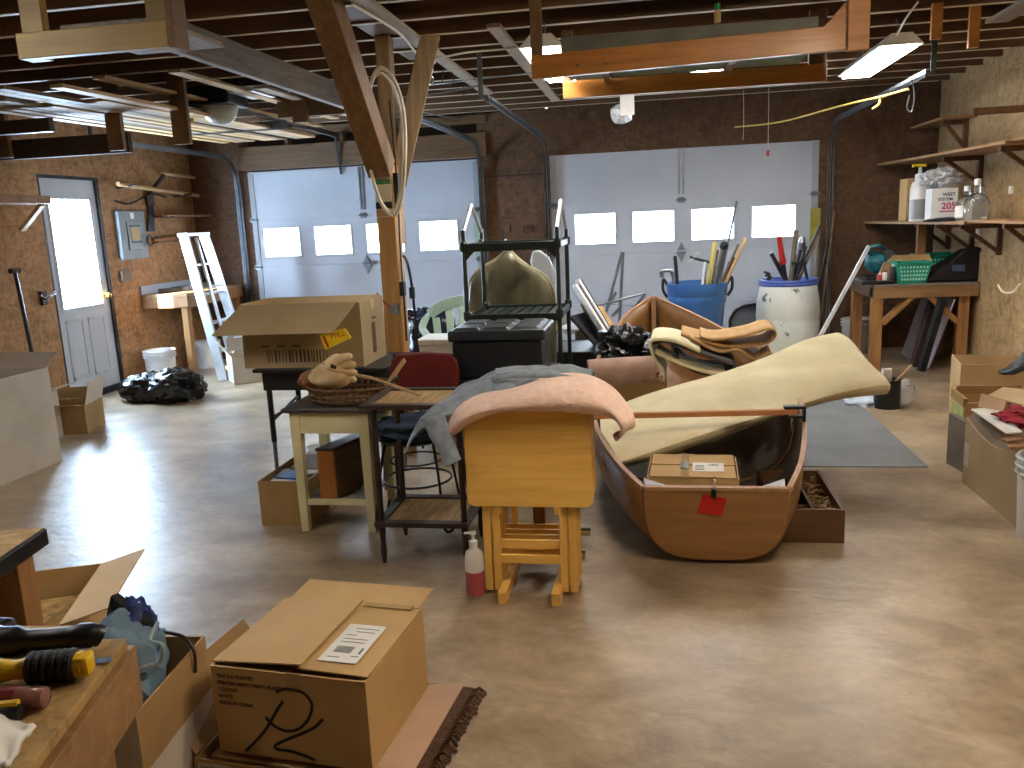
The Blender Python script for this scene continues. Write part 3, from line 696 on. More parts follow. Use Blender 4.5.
# carton in the stern
r = carton('small sealed cardboard box lying in the stern of the boat', frame((.17, 3.68, .185), R(-3)), .39, .35, .158, M_carton, [('-y',.165,0),('+y',.165,0)])
T = frame((.17, 3.68, .185), R(-3)); zt = .1685
MB(T).bx((.0,-.10,zt), (.135,.03,zt+.001)).build('shipping_label', M_paper, r)
m = MB(T)
for k in range(9): m.bx((.07+.005*k,-.02,zt+.0012), (.07+.005*k+(.0015,.003)[k%2],.01,zt+.0016))
for k in range(4): m.bx((.012,-.08+.02*k,zt+.0012), (.05,-.074+.02*k,zt+.0016))
m.build('label_print', M_ink, r)
MB(T).bx((-.05,-.165,zt), (-.015,.165,zt+.0012)).build('packing_tape', M_tape, r)
MB(T).blob((-.035,-.04,zt+.008), (.022,.05,.012), 2, .3, 3, 2).build('tape_crumple', M_clearp, r)
# batten clamped across the gunwales
o = solo(MB().bar(AY(578,416.5,3.93), AY(797,411.5,4.08), .03, .026), 'wooden_batten', M_batten, 'thin orange brown batten lying across the boat sides', 'batten', bevel=.002)
r = thing('clamp', 'black clamp gripping the batten at the right boat side', 'clamp', (.72,4.17,.5))
p = AY(799, 411, 4.08); m = MB(); m.bx((p.x-.07,p.y-.022,p.z+.012), (p.x+.03,p.y+.022,p.z+.028)); m.bx((p.x+.015,p.y-.02,p.z-.05), (p.x+.03,p.y+.02,p.z+.02)); m.bx((p.x-.05,p.y-.02,p.z-.032), (p.x+.02,p.y+.02,p.z-.02)); m.build('jaw', M_black, r, bevel=.003)
MB().tube([(p.x-.03,p.y,p.z-.03),(p.x-.03,p.y,p.z-.09)], .006).build('screw', M_chrome, r)

# big cream carpet sheet, leaning out of the boat
Bm = spline([AY(600,466,3.82), AY(640,456,3.88), AY(704,437,4.02), AY(804,402,4.34), AY(850,391,4.5), AY(892,387,4.6)], 5)
Tp = spline([AY(600,418,4.45), AY(630,402,4.65), AY(690,380,4.8), AY(762,360,5.0), AY(805,341,5.12), AY(838,331,5.2)], 5)
g = []
for k in range(-2, 11):
    row = []
    for a, b in zip(Bm, Tp):
        if k < 0: p = a + V((0, .035*(-k), -.022*(-k)**1.3))
        else:
            t = k/10; p = a.lerp(b, t) + V((0,0,.02*math.sin(math.pi*t) + .012*math.sin(9*t+a.x*6)))
        row.append(p)
    g.append(row)
solo(MB().grid(g), 'carpet_sheet', M_carpet, 'large stiff cream carpet sheet sticking out over the right boat side', 'carpet', smooth=True, solid=.014, sub=1)
# folded carpets behind it
def loop(label, pts, y, dep, m, t=.016, n=5, dz=0, **k):
    P = spline([AY(a, b, y) for a, b in pts], n)
    return solo(MB().ribbon(P, (.02, dep, dz), 5), 'folded_carpet', m, label, 'carpet', smooth=True, solid=t, **k)
loop('cream folded carpet piece with a grey underside in the middle of the boat', [(652,344),(668,342),(690,350),(718,360),(735,366),(724,373),(700,373),(680,362),(672,350),(676,345)], 4.95, .45, M_carpetg, .014)
loop('cream carpet flap hanging down over the boat thwart', [(700,352),(676,342),(656,340),(650,345),(655,360),(664,375),(660,392),(640,402)], 4.90, .5, M_carpet, .014)
loop('cream carpet body bulging under the folded carpet pile', [(655,352),(664,357),(685,366),(712,374),(738,378),(742,392),(700,402),(664,404)], 4.86, .3, M_carpet, .014)
loop('tan folded carpet piece on top of the carpet pile', [(681,335),(700,340),(725,347),(752,346),(770,342),(776,333),(768,329),(748,335),(716,340),(700,337)], 5.15, .42, M_carpett, .012)
loop('tan carpet flap drooping under the topmost fold', [(690,338),(718,352),(738,350),(755,361),(765,356),(772,353)], 5.08, .3, M_carpett, .012)
m = MB(); a = AY(588, 376, 4.92); b = AY(653, 372, 4.98)
d = (b-a).normalized(); M3 = d.to_track_quat('Z', 'Y').to_matrix()
L = (b-a).length
r = thing('carpet_roll', 'pinkish brown carpet roll lying across the left side of the boat', 'carpet', a)
MB().lathe([(.03,0),(.095,0),(.098,.01),(.1,L*.5),(.098,L),(.03,L)], a, 28, M3).build('roll', M_carpetp, r, smooth=True)
MB().lathe([(0,-.004),(.03,-.004),(.035,.0),(.06,-.003),(.088,-.002),(.09,.002)], a, 24, M3).build('roll_end', M_carpetg, r)
o = solo(MB().bx((-.27,4.87,.36), (.08,5.05,.49)), 'brown_carton', M_cartond, 'brown carton under the carpet roll inside the boat', 'box', bevel=.004)
m = MB(); c = AY(627, 348, 5.45)
m.blob(c, (.19,.2,.13), 11, .45, 2.6, 4); o = solo(m, 'bin_bag', M_bag, 'crumpled shiny black plastic bag in the bow of the boat', 'bag', smooth=True)
# crate right of the stern
T = frame((.675, 3.95, 0), 0); r = thing('compartment_crate', 'dark wooden divided tray on the floor beside the boat stern', 'crate', (.675,3.95,0))
cx0, cx1, cy0, cy1, ch = .52, .825, 3.66, 4.25, .155
MB().bx((cx0,cy0,0), (cx1,cy1,.012)).build('bottom', M_crate, r)
for n_, lo, hi in (('front_panel',(cx0,cy0,.012),(cx1,cy0+.015,ch)), ('rear_panel',(cx0,cy1-.015,.012),(cx1,cy1,ch)), ('side_panel',(cx0,cy0+.015,.012),(cx0+.015,cy1-.015,ch)), ('side_panel',(cx1-.015,cy0+.015,.012),(cx1,cy1-.015,ch)), ('divider',(.69,cy0+.015,.012),(.70,cy1-.015,ch-.008)), ('divider',(.52,3.80,.012),(.69,3.81,ch-.03))):
    MB().bx(lo, hi).build(n_, M_crate, r, bevel=.002)
random.seed(5); m = MB()
for k in range(46):
    c = V((random.uniform(.715,.80), random.uniform(3.70,4.2), random.uniform(.05,.13))); d = V((random.uniform(-1,1),random.uniform(-1,1),random.uniform(-.4,.5)))*.035
    m.tube([c-d, c+V((random.uniform(-.02,.02),0,.014)), c+d], .004, 5)
tag(m.build('dried_twigs', M_straw), 'tangle of dried twigs and roots filling the crate', 'twigs', None, 'stuff')

# ================================================================ FLOOR MATS
solo(MB().bx((.12,4.81,.0), (1.52,6.9,.006)), 'floor_mat', M_mat, 'grey rubber mat on the floor right of the boat', 'mat')

# ================================================================ TRAY TABLES
def tray(y, label):
    r = thing('folding_tray_table', label, 'table', (-.475, y, 0), 'folded wooden tray tables')
    m = MB(); x0, x1, z0, z1, rr = -.722, -.232, .375, .762, .03
    P = []
    for cx, cz, a in ((x1-rr,z0+rr,-90),(x1-rr,z1-rr,0),(x0+rr,z1-rr,90),(x0+rr,z0+rr,180)):
        P += [(cx+rr*math.cos(R(a+22.5*i)), y, cz+rr*math.sin(R(a+22.5*i))) for i in range(5)]
    m.prism(P, (0,.016,0)); m.build('tray_top', M_tray, r, bevel=.003)
    for x in (-.655, -.618, -.352, -.315):
        MB().bx((x-.015, y+.018, .018), (x+.015, y+.034, .62)).build('leg', M_traylegs, r, bevel=.002)
    MB().bx((-.605, y+.016, .135), (-.365, y+.032, .17)).build('crossbar', M_tray, r, bevel=.002)
    MB().bx((-.64, y+.036, .19), (-.33, y+.05, .225)).build('crossbar', M_tray, r, bevel=.002)
    for x in (-.598, -.372): MB().bx((x-.012, y+.004, .345), (x+.012, y+.018, .40)).build('latch_block', M_traylegs, r)
    return r
t0 = tray(3.03, 'front folded wooden tray table with its golden top facing the camera')
for k, lb in ((1,'second folded tray table, hung just behind the front tray'), (2,'third folded tray table on the stand behind two others'), (3,'rearmost folded tray table on the stand')):
    dup(t0, (0,.058*k,0), lb)
r = thing('tray_stand', 'golden wooden stand that carries the folded tray tables', 'stand', (-.475, 3.15, 0))
for x in (-.59, -.38):
    MB().bx((x-.017, 2.96, 0), (x+.017, 3.34, .05)).build('runner_foot', M_traylegs, r, bevel=.004)
MB().bx((-.565, 3.285, .06), (-.405, 3.32, .10)).build('stretcher', M_tray, r)
MB().bx((-.505, 3.29, .05), (-.455, 3.325, .76)).build('upright', M_redwood, r, bevel=.003)
for x in (-.585,-.385): MB().bx((x-.012, 3.29, .03), (x+.012, 3.318, .3)).build('side_upright', M_traylegs, r)

# black metal stand behind carrying the tote
r = thing('metal_frame_stand', 'low black metal frame stand under the black storage ottoman', 'stand', (-.8, 4.4, 0))
MB().bx((-1.03, 4.17, .63), (-.52, 4.68, .655)).build('top', M_blackm, r, bevel=.003)
for x in (-.98, -.57):
    m = MB(); m.tube([(x,4.2,.63),(x,4.2,.03)], .014); m.tube([(x,4.64,.63),(x,4.64,.03)], .014); m.build('leg_pair', M_blackm, r)
    MB().tube([(x,3.9,.016),(x,4.7,.016)], .016).build('sled_foot', M_blackm, r)
for yy, z in ((3.62,.03),(3.36,.03)):
    pass
m = MB(); m.tube([(-.62,3.60,.055),(-.31,3.60,.055)], .018, 10); o = solo(m, 'chair_foot_bar', M_blackm, 'rear black tube foot with a chrome tip poking out right of the tray tables', 'tube')
MB().tube([(-.335,3.60,.055),(-.29,3.60,.055)], .0195, 10).build('chrome_tip', M_chrome, o); 
m = MB(); m.tube([(-.62,3.42,.018),(-.32,3.42,.018)], .018, 10); o2 = solo(m, 'chair_foot_bar', M_blackm, 'front black tube foot with a chrome tip low behind the tray stand', 'tube')
MB().tube([(-.34,3.42,.018),(-.30,3.42,.018)], .0195, 10).build('chrome_tip', M_chrome, o2)


# soap bottle
r = thing('soap_bottle', 'pump soap bottle with pink soap on the floor by the tray stand', 'bottle', (-.715, 3.06, 0))
c = (-.715, 3.06, 0)
MB().lathe([(0,0),(.036,0),(.038,.006),(.038,.10),(.0,.1)], c, 20).build('soap', M_pinkliq, r, smooth=True)
MB().lathe([(.0382,.098),(.038,.15),(.033,.175),(.016,.19),(.015,.20),(0,.20)], c, 20).build('bottle_body', M_soapw, r, smooth=True)
MB().lathe([(.017,.198),(.017,.222),(.007,.224),(.006,.25),(0,.25)], c, 14).build('pump_collar', M_white, r)
m = MB(); m.bar((c[0]-.008,c[1],.255), (c[0]+.012,c[1],.255), .016, .012); m.bar((c[0]-.035,c[1]-.0,.252), (c[0],c[1],.256), .008, .007); m.build('pump_head', M_white, r)

# fleece and jacket on the trays
def draped(name, m, label, cat, x0, x1, yc, f, nu=36, nv=18, **k):
    pass
g = []
path = spline([(-.80,3.16,.655),(-.765,3.15,.70),(-.70,3.13,.745),(-.58,3.13,.785),(-.45,3.13,.805),(-.32,3.13,.805),(-.21,3.13,.79),(-.14,3.12,.755),(-.105,3.10,.70),(-.11,3.09,.665)], 5)
for i, p in enumerate(path):
    u = i/(len(path)-1); e = math.sin(math.pi*min(max(u,.0),1))**.2 if 0 < u < 1 else .3
    ry = .185*max(e,.15); rz = (.055 + .012*math.sin(u*14))*max(e,.2); row = []
    for k in range(16):
        a = 2*math.pi*k/16; ry_ = ry*(1-.45*max(0,(u-.8)/.2)); dn = noise.noise(V((p.x*7, math.cos(a)*2, math.sin(a)*2)))*.014
        row.append(p + V(((.045*max(0,(u-.8)/.2))*math.sin(a), (ry_+dn)*math.copysign(abs(math.cos(a))**.7, math.cos(a)), (rz+dn)*math.sin(a))))
    g.append(row)
m = MB(); m.grid(g, True)
solo(m, 'fleece_blanket', M_pink, 'peach pink fleece folded over the top of the tray tables', 'blanket', smooth=True, sub=1)
g = []
prof = spline([(-.95,.64),(-.915,.71),(-.83,.765),(-.73,.815),(-.62,.845),(-.50,.862),(-.40,.86),(-.32,.85),(-.245,.828)], 5)
for j in range(25):
    v = j/24; row = []
    for i, (q) in enumerate([V((a[0], a[1], 0)) for a in prof]):
        u = i/(len(prof)-1)
        y0 = 3.03 + .10*u + .02*math.sin(u*17); y1 = 3.62 - .12*u
        z = q.y - .055*max(0, 1-v*5)**1.5 - .25*max(0, v-.75)**1.2
        y = y0 + (y1-y0)*v
        d = noise.noise(V((q.x*5+3, y*5, 0)))*.03 + (.5-abs(noise.noise(V((q.x*9, y*8, 4)))))*.03 - .014*abs(math.sin(q.x*16+v*5)) - .012
        row.append(V((q.x + .05*(1-u)*(v-.3), y, z + d)))
    g.append(row)
r = thing('denim_jacket', 'crumpled grey blue denim jacket thrown over the peach fleece', 'jacket', (-.6, 3.3, .8))
MB().grid(g).build('jacket_body', M_denim, r, smooth=True, solid=.012, off=1, sub=1)
g = []
for j in range(15):
    v = j/14; row = []
    c0 = V((-.845,3.03,.745)).lerp(V((-.76,3.0,.565)), v)
    for i in range(12):
        a = math.pi*2*i/12; row.append(c0 + V((.05*math.cos(a)*(1-.35*v)+.012*noise.noise(V((a,v*6,1))), .022*math.sin(a), .015*math.cos(a))))
    g.append(row)
m = MB(); m.grid(g, True); m.face(g[-1]); m.build('sleeve', M_denim, r, smooth=True, sub=1)
P = spline([(-.62,3.12,.855),(-.5,3.11,.872),(-.38,3.12,.866),(-.27,3.14,.842)], 5)
m = MB(); m.tube([p+V((0,.012*math.sin(i*.7),.008)) for i, p in enumerate(P)], .010, 8); m.build('waistband', M_denim, r, smooth=True)
m = MB(); m.box((-.56,3.24,.872), (.13,.12,.012), R(12)); m.build('pocket', M_denim, r, bevel=.005)

# ================================================================ CANE STAND
r = thing('plant_stand', 'dark wooden two tier stand with woven cane shelves', 'stand', (-1.0, 3.5, 0))
for x, y in ((-1.185,3.33),(-.812,3.33),(-1.185,3.66),(-.812,3.66)):
    MB().lathe([(.008,0),(.012,.03),(.015,.06),(.012,.10),(.016,.16),(.013,.24),(.015,.45),(.013,.66),(.016,.71),(0,.71)], (x,y,0), 12).build('leg', M_dkwood, r, smooth=True)
for z in (.175, .70):
    sh = MB(); 
    e = .03 if z > .5 else .0
    for lo, hi in (((-1.21-e,3.30,z),(-.79,3.345,z+.022)), ((-1.21-e,3.645,z),(-.79,3.69,z+.022)), ((-1.21-e,3.345,z),(-1.17-e,3.645,z+.022)), ((-.83,3.345,z),(-.79,3.645,z+.022))): sh.bx(lo, hi)
    s_ = sh.build('shelf_frame', M_dkwood, r, bevel=.003)
    MB().bx((-1.17-e,3.345,z+.006), (-.83,3.645,z+.014)).build('cane_panel', M_cane, s_)
# ================================================================ RED CHAIR
r = thing('wire_chair', 'wire legged chair with a dark red padded back behind the cane stand', 'chair', (-1.17, 3.95, 0))
P = [AY(a,b,4.15) for a,b in ((390,388),(389,372),(391,360),(398,354),(425,352),(450,354),(457,360),(459,372),(458,388))]
MB().prism(P, (0,.03,0)).build('backrest', M_red, r, bevel=.01)
MB().lathe([(0,.43),(.17,.43),(.19,.445),(.17,.47),(0,.475)], (-1.17,3.86,0), 24).build('seat', M_black, r, smooth=True)
for sx in (-1, 1):
    MB().tube(spline([(-1.18+sx*.16,4.165,.80),(-1.18+sx*.165,4.17,.62),(-1.17+sx*.17,4.05,.44),(-1.17+sx*.18,4.12,.2),(-1.17+sx*.2,4.15,.012)]), .009, 8).build('back_upright', M_blackm, r)
    for yy in (3.72, 4.0):
        MB().tube(spline([(-1.17+sx*.12,3.86+(yy-3.86)*.7,.43),(-1.17+sx*.15,yy,.25),(-1.17+sx*.17,yy-(.03 if yy<3.9 else -.05),.03),(-1.17+sx*.205,yy-.01,.012),(-1.17+sx*.2,yy,.06)]), .007, 8).build('leg', M_blackm, r)
MB().tube(arc((-1.17,3.87,.22), .17, 0, 345, 24, (1,0,0), (0,1,0)), .006, 6, True).build('stretcher_ring', M_blackm, r)
MB().tube(arc((-1.17,3.87,.32), .13, 0, 345, 24, (1,0,0), (0,1,0)), .005, 6, True).build('stretcher_ring', M_blackm, r)
m = MB(); c = V((-1.11,3.76,.515)); m.blob(c, (.21,.16,.065), 4, .3, 2.2, 4); solo(m, 'folded_jeans', M_denimd, 'dark blue folded denim on the seat of the wire chair', 'clothes', smooth=True)

# ================================================================ CREAM TABLE WITH BASKET AND GLOVES
r = thing('side_table', 'small cream painted table with a dark worn enamel top', 'table', (-1.5, 3.87, 0))
MB().bx((-1.765,3.655,.605), (-1.245,4.06,.628)).build('tabletop', M_enamel, r, bevel=.006)
for lo, hi in (((-1.73,3.68,.50),(-1.34,3.70,.604)), ((-1.73,4.02,.50),(-1.34,4.04,.604)), ((-1.73,3.70,.50),(-1.71,4.02,.604)), ((-1.36,3.70,.50),(-1.34,4.02,.604))):
    MB().bx(lo, hi).build('apron', M_cream, r)
for x in (-1.708, -1.362):
    for y in (3.70, 4.02):
        MB().hexa([(x-.019,y-.019,0),(x+.019,y-.019,0),(x+.019,y+.019,0),(x-.019,y+.019,0),(x-.026,y-.024,.60),(x+.026,y-.024,.60),(x+.026,y+.024,.60),(x-.026,y+.024,.60)]).build('leg', M_cream, r, bevel=.002)
MB().bx((-1.69,3.69,.135), (-1.38,3.705,.165)).build('shelf_rail', M_cream, r)
MB().bx((-1.69,3.705,.15), (-1.38,4.03,.162)).build('shelf', mat('grey_shelf', '#8c8a85', '#7c7a75', .5), r)
r = thing('wooden_case', 'orange fronted wooden drawer stood on its side on the table shelf', 'drawer', (-1.5,3.85,.162))
MB().bx((-1.62,3.70,.163), (-1.535,3.715,.405)).build('front', M_drawer, r, bevel=.002)
m = MB()
for x in (-1.62, -1.552): m.hexa([(x,3.715,.163),(x+.017,3.715,.163),(x+.107,4.0,.163),(x+.09,4.0,.163),(x,3.715,.405),(x+.017,3.715,.405),(x+.107,4.0,.405),(x+.09,4.0,.405)])
m.hexa([(-1.603,3.715,.163),(-1.552,3.715,.163),(-1.462,4.0,.163),(-1.513,4.0,.163),(-1.603,3.715,.175),(-1.552,3.715,.175),(-1.462,4.0,.175),(-1.513,4.0,.175)]); m.build('box_sides', M_lumd, r)
MB().hexa([(-1.625,3.695,.406),(-1.53,3.695,.406),(-1.44,4.0,.406),(-1.535,4.0,.406),(-1.625,3.695,.422),(-1.53,3.695,.422),(-1.44,4.0,.422),(-1.535,4.0,.422)]).build('top_edge', M_dkwood, r, bevel=.003)
solo(MB().hexa([(-1.46,3.72,.163),(-1.385,3.72,.163),(-1.385,3.86,.163),(-1.46,3.86,.163),(-1.46,3.72,.172),(-1.385,3.72,.172),(-1.385,3.86,.19),(-1.46,3.86,.19)]), 'grey_tile', M_mat, 'grey flat tile lying on the low shelf of the cream table', 'tile')
c = V((-1.47,3.84,.628))
r = thing('wicker_basket', 'round brown wicker basket on the cream table', 'basket', c)
MB().lathe([(0,.002),(.19,.002),(.2,.01),(.0,.012)], c, 32, None, 1, .75).build('base', M_wicker, r)
m = MB()
for k in range(40):
    a = 2*math.pi*k/40; m.tube([c+V((.195*math.cos(a),.146*math.sin(a),.008)), c+V((.215*math.cos(a),.161*math.sin(a),.075))], .005, 5)
o_ = m.build('spokes', M_wicker, r); o_['kind'] = 'stuff'
for z, q in ((.02,.2),(.045,.208),(.078,.217)):
    MB().tube([c+V((q*math.cos(2*math.pi*k/32), .75*q*math.sin(2*math.pi*k/32), z)) for k in range(32)], .008, 6, True).build('woven_ring', M_wicker, r)
MB().tube(arc(c+V((.21,0,.07)), .05, 0, 180, 8, (0,1,0), (.5,0,.9)), .008, 6).build('handle', M_dkwood, r)
r = thing('work_gloves', 'pair of cream leather work gloves heaped in the wicker basket', 'gloves', c+V((0,0,.03)))
p = AY(330,376,3.82); m = MB(); m.blob(p, (.105,.09,.062), 3, .18, 2, 3); m.build('palm', M_glove, r, smooth=True)
for i, (a, b) in enumerate((((332,366),(352,356)), ((336,370),(356,365)), ((336,376),(357,373)), ((336,382),(356,380)), ((325,366),(342,357)))):
    q0, q1 = AY(*a, 3.80-.0*i), AY(*b, 3.81+.02*i)
    MB().tube(spline([q0, q0.lerp(q1,.5)+V((0,0,.012)), q1], 4), [.02]*4+[.021,.021,.02,.017,.010], 10).build('finger', M_glove, r, smooth=True)
p = AY(312,380,3.84); MB().blob(p, (.06,.07,.05), 9, .3, 2, 3).build('cuff', mat('tan_cuff', '#a9784e', '#8f6038', .85), r, smooth=True)
p = AY(333,368,3.74); MB().box(p, (.028,.004,.03), 0, Matrix.Rotation(R(25),3,'Y')).build('brand_patch', M_ink, r)
solo(MB().tube([AY(328,369,3.72), AY(372,378,3.64), AY(420,395,3.45)], [.007,.008,.008], 8), 'wooden_stick', M_lum, 'pale wooden stick lying from the gloves across to the cane stand', 'stick')
m = MB(); m.bx((-1.40,3.98,.629), (-1.26,4.05,.645)); o = solo(m, 'picture_frame', M_black, 'dark flat frame at the back right of the cream table', 'frame')
solo(MB().bar((-1.295,3.9,.705), (-1.235,4.0,.80), .012, .02), 'wood_stick', M_lum, 'short pale slat standing in the basket edge', 'slat')

# carton with papers under the table
r = carton('small brown carton full of papers under the cream table', frame((-1.84,3.97,0), R(0)), .26, .44, .235, M_cartond, [])
for k, (dx, rz, mm) in enumerate(((-.04,.1,M_paper), (.0,-.2,mat('blue_cover','#3f5f9a','#355389',.5)), (.05,.3,M_paper), (.02,.1,M_ply))):
    solo(MB().box((-1.83+dx,3.93+.05*k,.205+.012*k), (.17,.26,.008), rz), 'magazine', mm, ('white paper sheet lowest in the brown carton', 'blue covered magazine in the brown carton', 'white magazine near the top of the brown carton', 'grey booklet topmost in the brown carton')[k], 'magazine')
m = MB(); p = V((-2.05,4.75,.0)); m.blob((-1.86,4.55,.09), (.26,.16,.12), 6, .35, 2, 3, .0); solo(m, 'white_sheet', mat('off_white_sheet','#c5c0b6','#b3aea4',.7), 'heap of off white plastic sheet on the floor under the black desk', 'sheet', smooth=True)

# ================================================================ SCHOOL DESK WITH BIG BOX
r = thing('school_desk', 'black school desk under the big open cardboard box', 'desk', (-1.85,4.55,0))
MB().bx((-2.20,4.26,.695), (-1.42,4.80,.715)).build('desktop', M_blackm, r, bevel=.004)
MB().bx((-2.17,4.31,.585), (-1.50,4.76,.694)).build('book_box', M_black, r, bevel=.004)
for x in (-2.15, -1.50):
    for y in (4.34, 4.72):
        l = MB().tube([(x,y,.59),(x,y,.28)], .016, 10).build('leg', M_blackm, r)
        MB().tube([(x,y,.30),(x,y,.0)], .012, 10).build('lower_tube', M_steel, l)
for x in (-2.15, -1.50): MB().tube([(x,4.34,.40),(x,4.72,.47)], .009, 8).build('side_brace', M_blackm, r)
MB().tube([(-2.15,4.34,.42),(-1.85,4.6,.58)], .009, 8).build('cross_brace', M_blackm, r)
T = frame((-1.91,4.50,.716), R(0))
r = carton('big open tan cardboard box with a wide front flap on the black desk', T, .70, .40, .352, M_cartong, [('-y',.26,212,-.07),('-x',.2,-25,0,M_carton),('+y',.17,-30,0,M_carton2)])
m = MB(T)
random.seed(2); x = -.21
while x < .14:
    wd = random.choice((.005,.008,.013)); m.bx((x,-.2012,.03), (x+wd,-.2002,.10)); x += wd + random.choice((.006,.010,.014))
for k in range(3): m.bx((-.24+.09*k,-.2012,.118), (-.19+.09*k,-.2002,.126))
m.build('printed_bars', M_inkf, r)
m = MB(T); m.bx((.3505,-.03,.05), (.3512,.03,.22)); m.bx((.3505,-.02,.24), (.3512,.05,.25)); m.build('printed_mark', M_inkf, r)
MB(T).bx((.351,-.03,.30), (.3525,.03,.352)).build('tape', M_carton2, r)
r = thing('padded_envelope', 'yellow padded envelope with red print hanging under the box flap', 'envelope', AY(340,340,4.2))
q = [AY(319,334,4.10), AY(345,328.5,4.10), AY(351,338,4.10), AY(326,350,4.10)]
MB().prism(q, (0,.008,0)).build('envelope_body', M_yelpap, r)
ex = (q[1]-q[0]).normalized(); ey = V((0,-1,0)).cross(ex)*-1
ey = V((-ex.z, 0, ex.x)); 
letters('MILL', .042, M_redp, r, AY(331,338.5,4.098), ex, ey, 'red_lettering')
MB().bar(q[0].lerp(q[3],.15)+V((.02,-.002,0)), q[0].lerp(q[3],.85)+V((.02,-.002,0)), .012, .001, (0,1,0)).build('printed_strip', M_redp, r)
# ================================================================ TOTE, RACK, GARMENT BAG, GREEN CHAIR
r = thing('storage_ottoman', 'black tufted storage ottoman behind the denim jacket', 'ottoman', (-.80, 4.42, .656))
MB().bx((-1.04,4.22,.656), (-.565,4.62,.852)).build('body', M_tote, r, bevel=.008)
MB().bx((-1.06,4.20,.853), (-.545,4.64,.912)).build('lid', M_totelid, r, bevel=.016, seg=3)
for i in range(3):
    for j in range(2):
        x0, y0 = -1.04+.158*i, 4.22+.2*j
        MB().hexa([(x0,y0,.911),(x0+.155,y0,.911),(x0+.155,y0+.196,.911),(x0,y0+.196,.911),(x0+.02,y0+.02,.924),(x0+.135,y0+.02,.924),(x0+.135,y0+.176,.924),(x0+.02,y0+.176,.924)]).build('cushion_tuft', M_totelid, r, bevel=.006)

r = thing('shelf_rack', 'dark green metal shelf rack with peaked handles in mid garage', 'rack', (-.84, 5.28, 0))
xa, xb, ya, yb = -1.125, -.555, 5.0, 5.56
for x in (xa, xb):
    for y in (ya, yb):
        m = MB(); m.tube([(x,y,0),(x,y,1.42)], .014, 10)
        for z in (.36,.90,1.32): m.lathe([(.016,-.03),(.024,-.02),(.024,.02),(.016,.03)], (x,y,z), 10)
        m.build('post', M_green, r)
    MB().tube([(x,ya,1.40),(x,(ya+yb)/2,1.57),(x,yb,1.40)], .013, 10).build('peaked_handle', M_alum, r)
for z in (.36, .885, 1.315):
    fr = MB()
    for y in (ya, yb): fr.bx((xa,y-.012,z-.026), (xb,y+.012,z+.022))
    for x in (xa, xb): fr.bx((x-.012,ya,z-.02), (x+.012,yb,z+.02))
    f_ = fr.build('shelf_frame', M_green, r, bevel=.004)
    if z < 1.2:
        for k in range(1, 9):
            x = xa + (xb-xa)*k/9; MB().bx((x-.022,ya,z-.004), (x+.022,yb,z+.006)).build('slat', M_green, f_)
    else:
        for x, s in ((xa,1),(xb,-1)):
            MB().prism([(x,ya-.008,z-.02),(x+s*.07,ya-.008,z-.02),(x,ya-.008,z-.09)], (0,.016,0)).build('corner_gusset', M_green, f_)
# garment bags hung from the rear bar
r = thing('garment_bag', 'olive garment bag with cream piping hanging in the green rack', 'garment bag', (-.9, 5.72, 1.2))
out = [AY(a,b,5.72) for a,b in ((505,251),(497,258),(484,266),(475,273),(470,284),(468,300),(467,330),(468,372),(556,372),(557,330),(556,298),(551,283),(543,273),(530,266),(519,258),(512,251))]
n = len(out); c0 = sum(out, V())/n
m = MB(); rows = []
for s_, yy in ((.0,-.07),(.75,-.068),(.93,-.055),(1.0,-.02),(1.0,.02),(.93,.05),(.75,.06),(.0,.062)):
    rows.append([V((c0.x+(p.x-c0.x)*s_, 5.72+yy+.03*noise.noise(V((p.x*16+s_*2,p.z*1.5,s_*2))), c0.z+(p.z-c0.z)*s_)) for p in out])
m.grid(rows, True); m.build('bag_body', M_olive, r, smooth=True)
m = MB(); m.tube(spline([p+V((0,-.02,0)) for p in out[:7]], 3), .007, 6); m.build('piping', M_piping, r); m = MB(); m.tube(spline([p+V((0,-.02,0)) for p in out[9:]], 3), .007, 6); m.build('piping', M_piping, r)
p0 = AY(508,252,5.72); m = MB(); m.tube(spline([p0, p0+V((0,.0,.04)), p0+V((.0,-.06,.085)), p0+V((0,-.13,.08)), p0+V((0,-.15,.05))]), .005, 6); m.build('hanger_hook', M_steel, r)
m = MB(); out2 = [AY(a,b,5.84) for a,b in ((532,251),(540,250),(549,258),(555,272),(557,300),(556,330),(545,330),(540,290),(530,262))]
m.prism(out2, (0,.05,0)); solo(m, 'plastic_cover', M_clearp, 'clear plastic garment cover behind the olive garment bag', 'cover', bevel=.015)
# hooks on the chipboard column
for k, (a, b) in enumerate(((503,232),(511,228),(525,230),(533,228))):
    p = AY(a, b, YB-.012); m = MB(); m.tube(spline([p+V((0,.01,.04)), p+V((0,-.03,.03)), p+V((.0,-.04,-.03)), p+V((.01,-.06,-.02))]), .008, 6)
    solo(m, 'coat_hook', M_blackm, ('leftmost','second','third','rightmost')[k] + ' dark coat hook on the chipboard column between the garage doors', 'hook', 'coat hooks')

# green monobloc chair
T = frame((-1.46, 6.35, 0), R(14)); r = thing('garden_chair', 'pale sage green plastic garden chair beside the post', 'chair', (-1.46,6.35,0))
g = []
for j in range(7):
    v = j/6; row = []
    for i in range(9):
        u = i/8*2-1; row.append(V((u*(.24-.02*v), -.22+.44*v, .43-.03*math.sin(math.pi*v)+.02*u*u)))
    g.append(row)
MB(T).grid(g).build('seat', M_sage, r, smooth=True, solid=.012)
top = lambda u: .86 - .10*u*u
m = MB(T)
for i in range(5):
    u = -1+.5*i; x = .2*u
    m.hexa([(x-.03,.22,.43),(x+.03,.22,.43),(x+.03,.235,.43),(x-.03,.235,.43),(x*1.1-.03,.33,top(u)-.05),(x*1.1+.03,.33,top(u)-.05),(x*1.1+.03,.345,top(u)-.05),(x*1.1-.03,.345,top(u)-.05)])
m.build('back_slats', M_sage, r, bevel=.004)
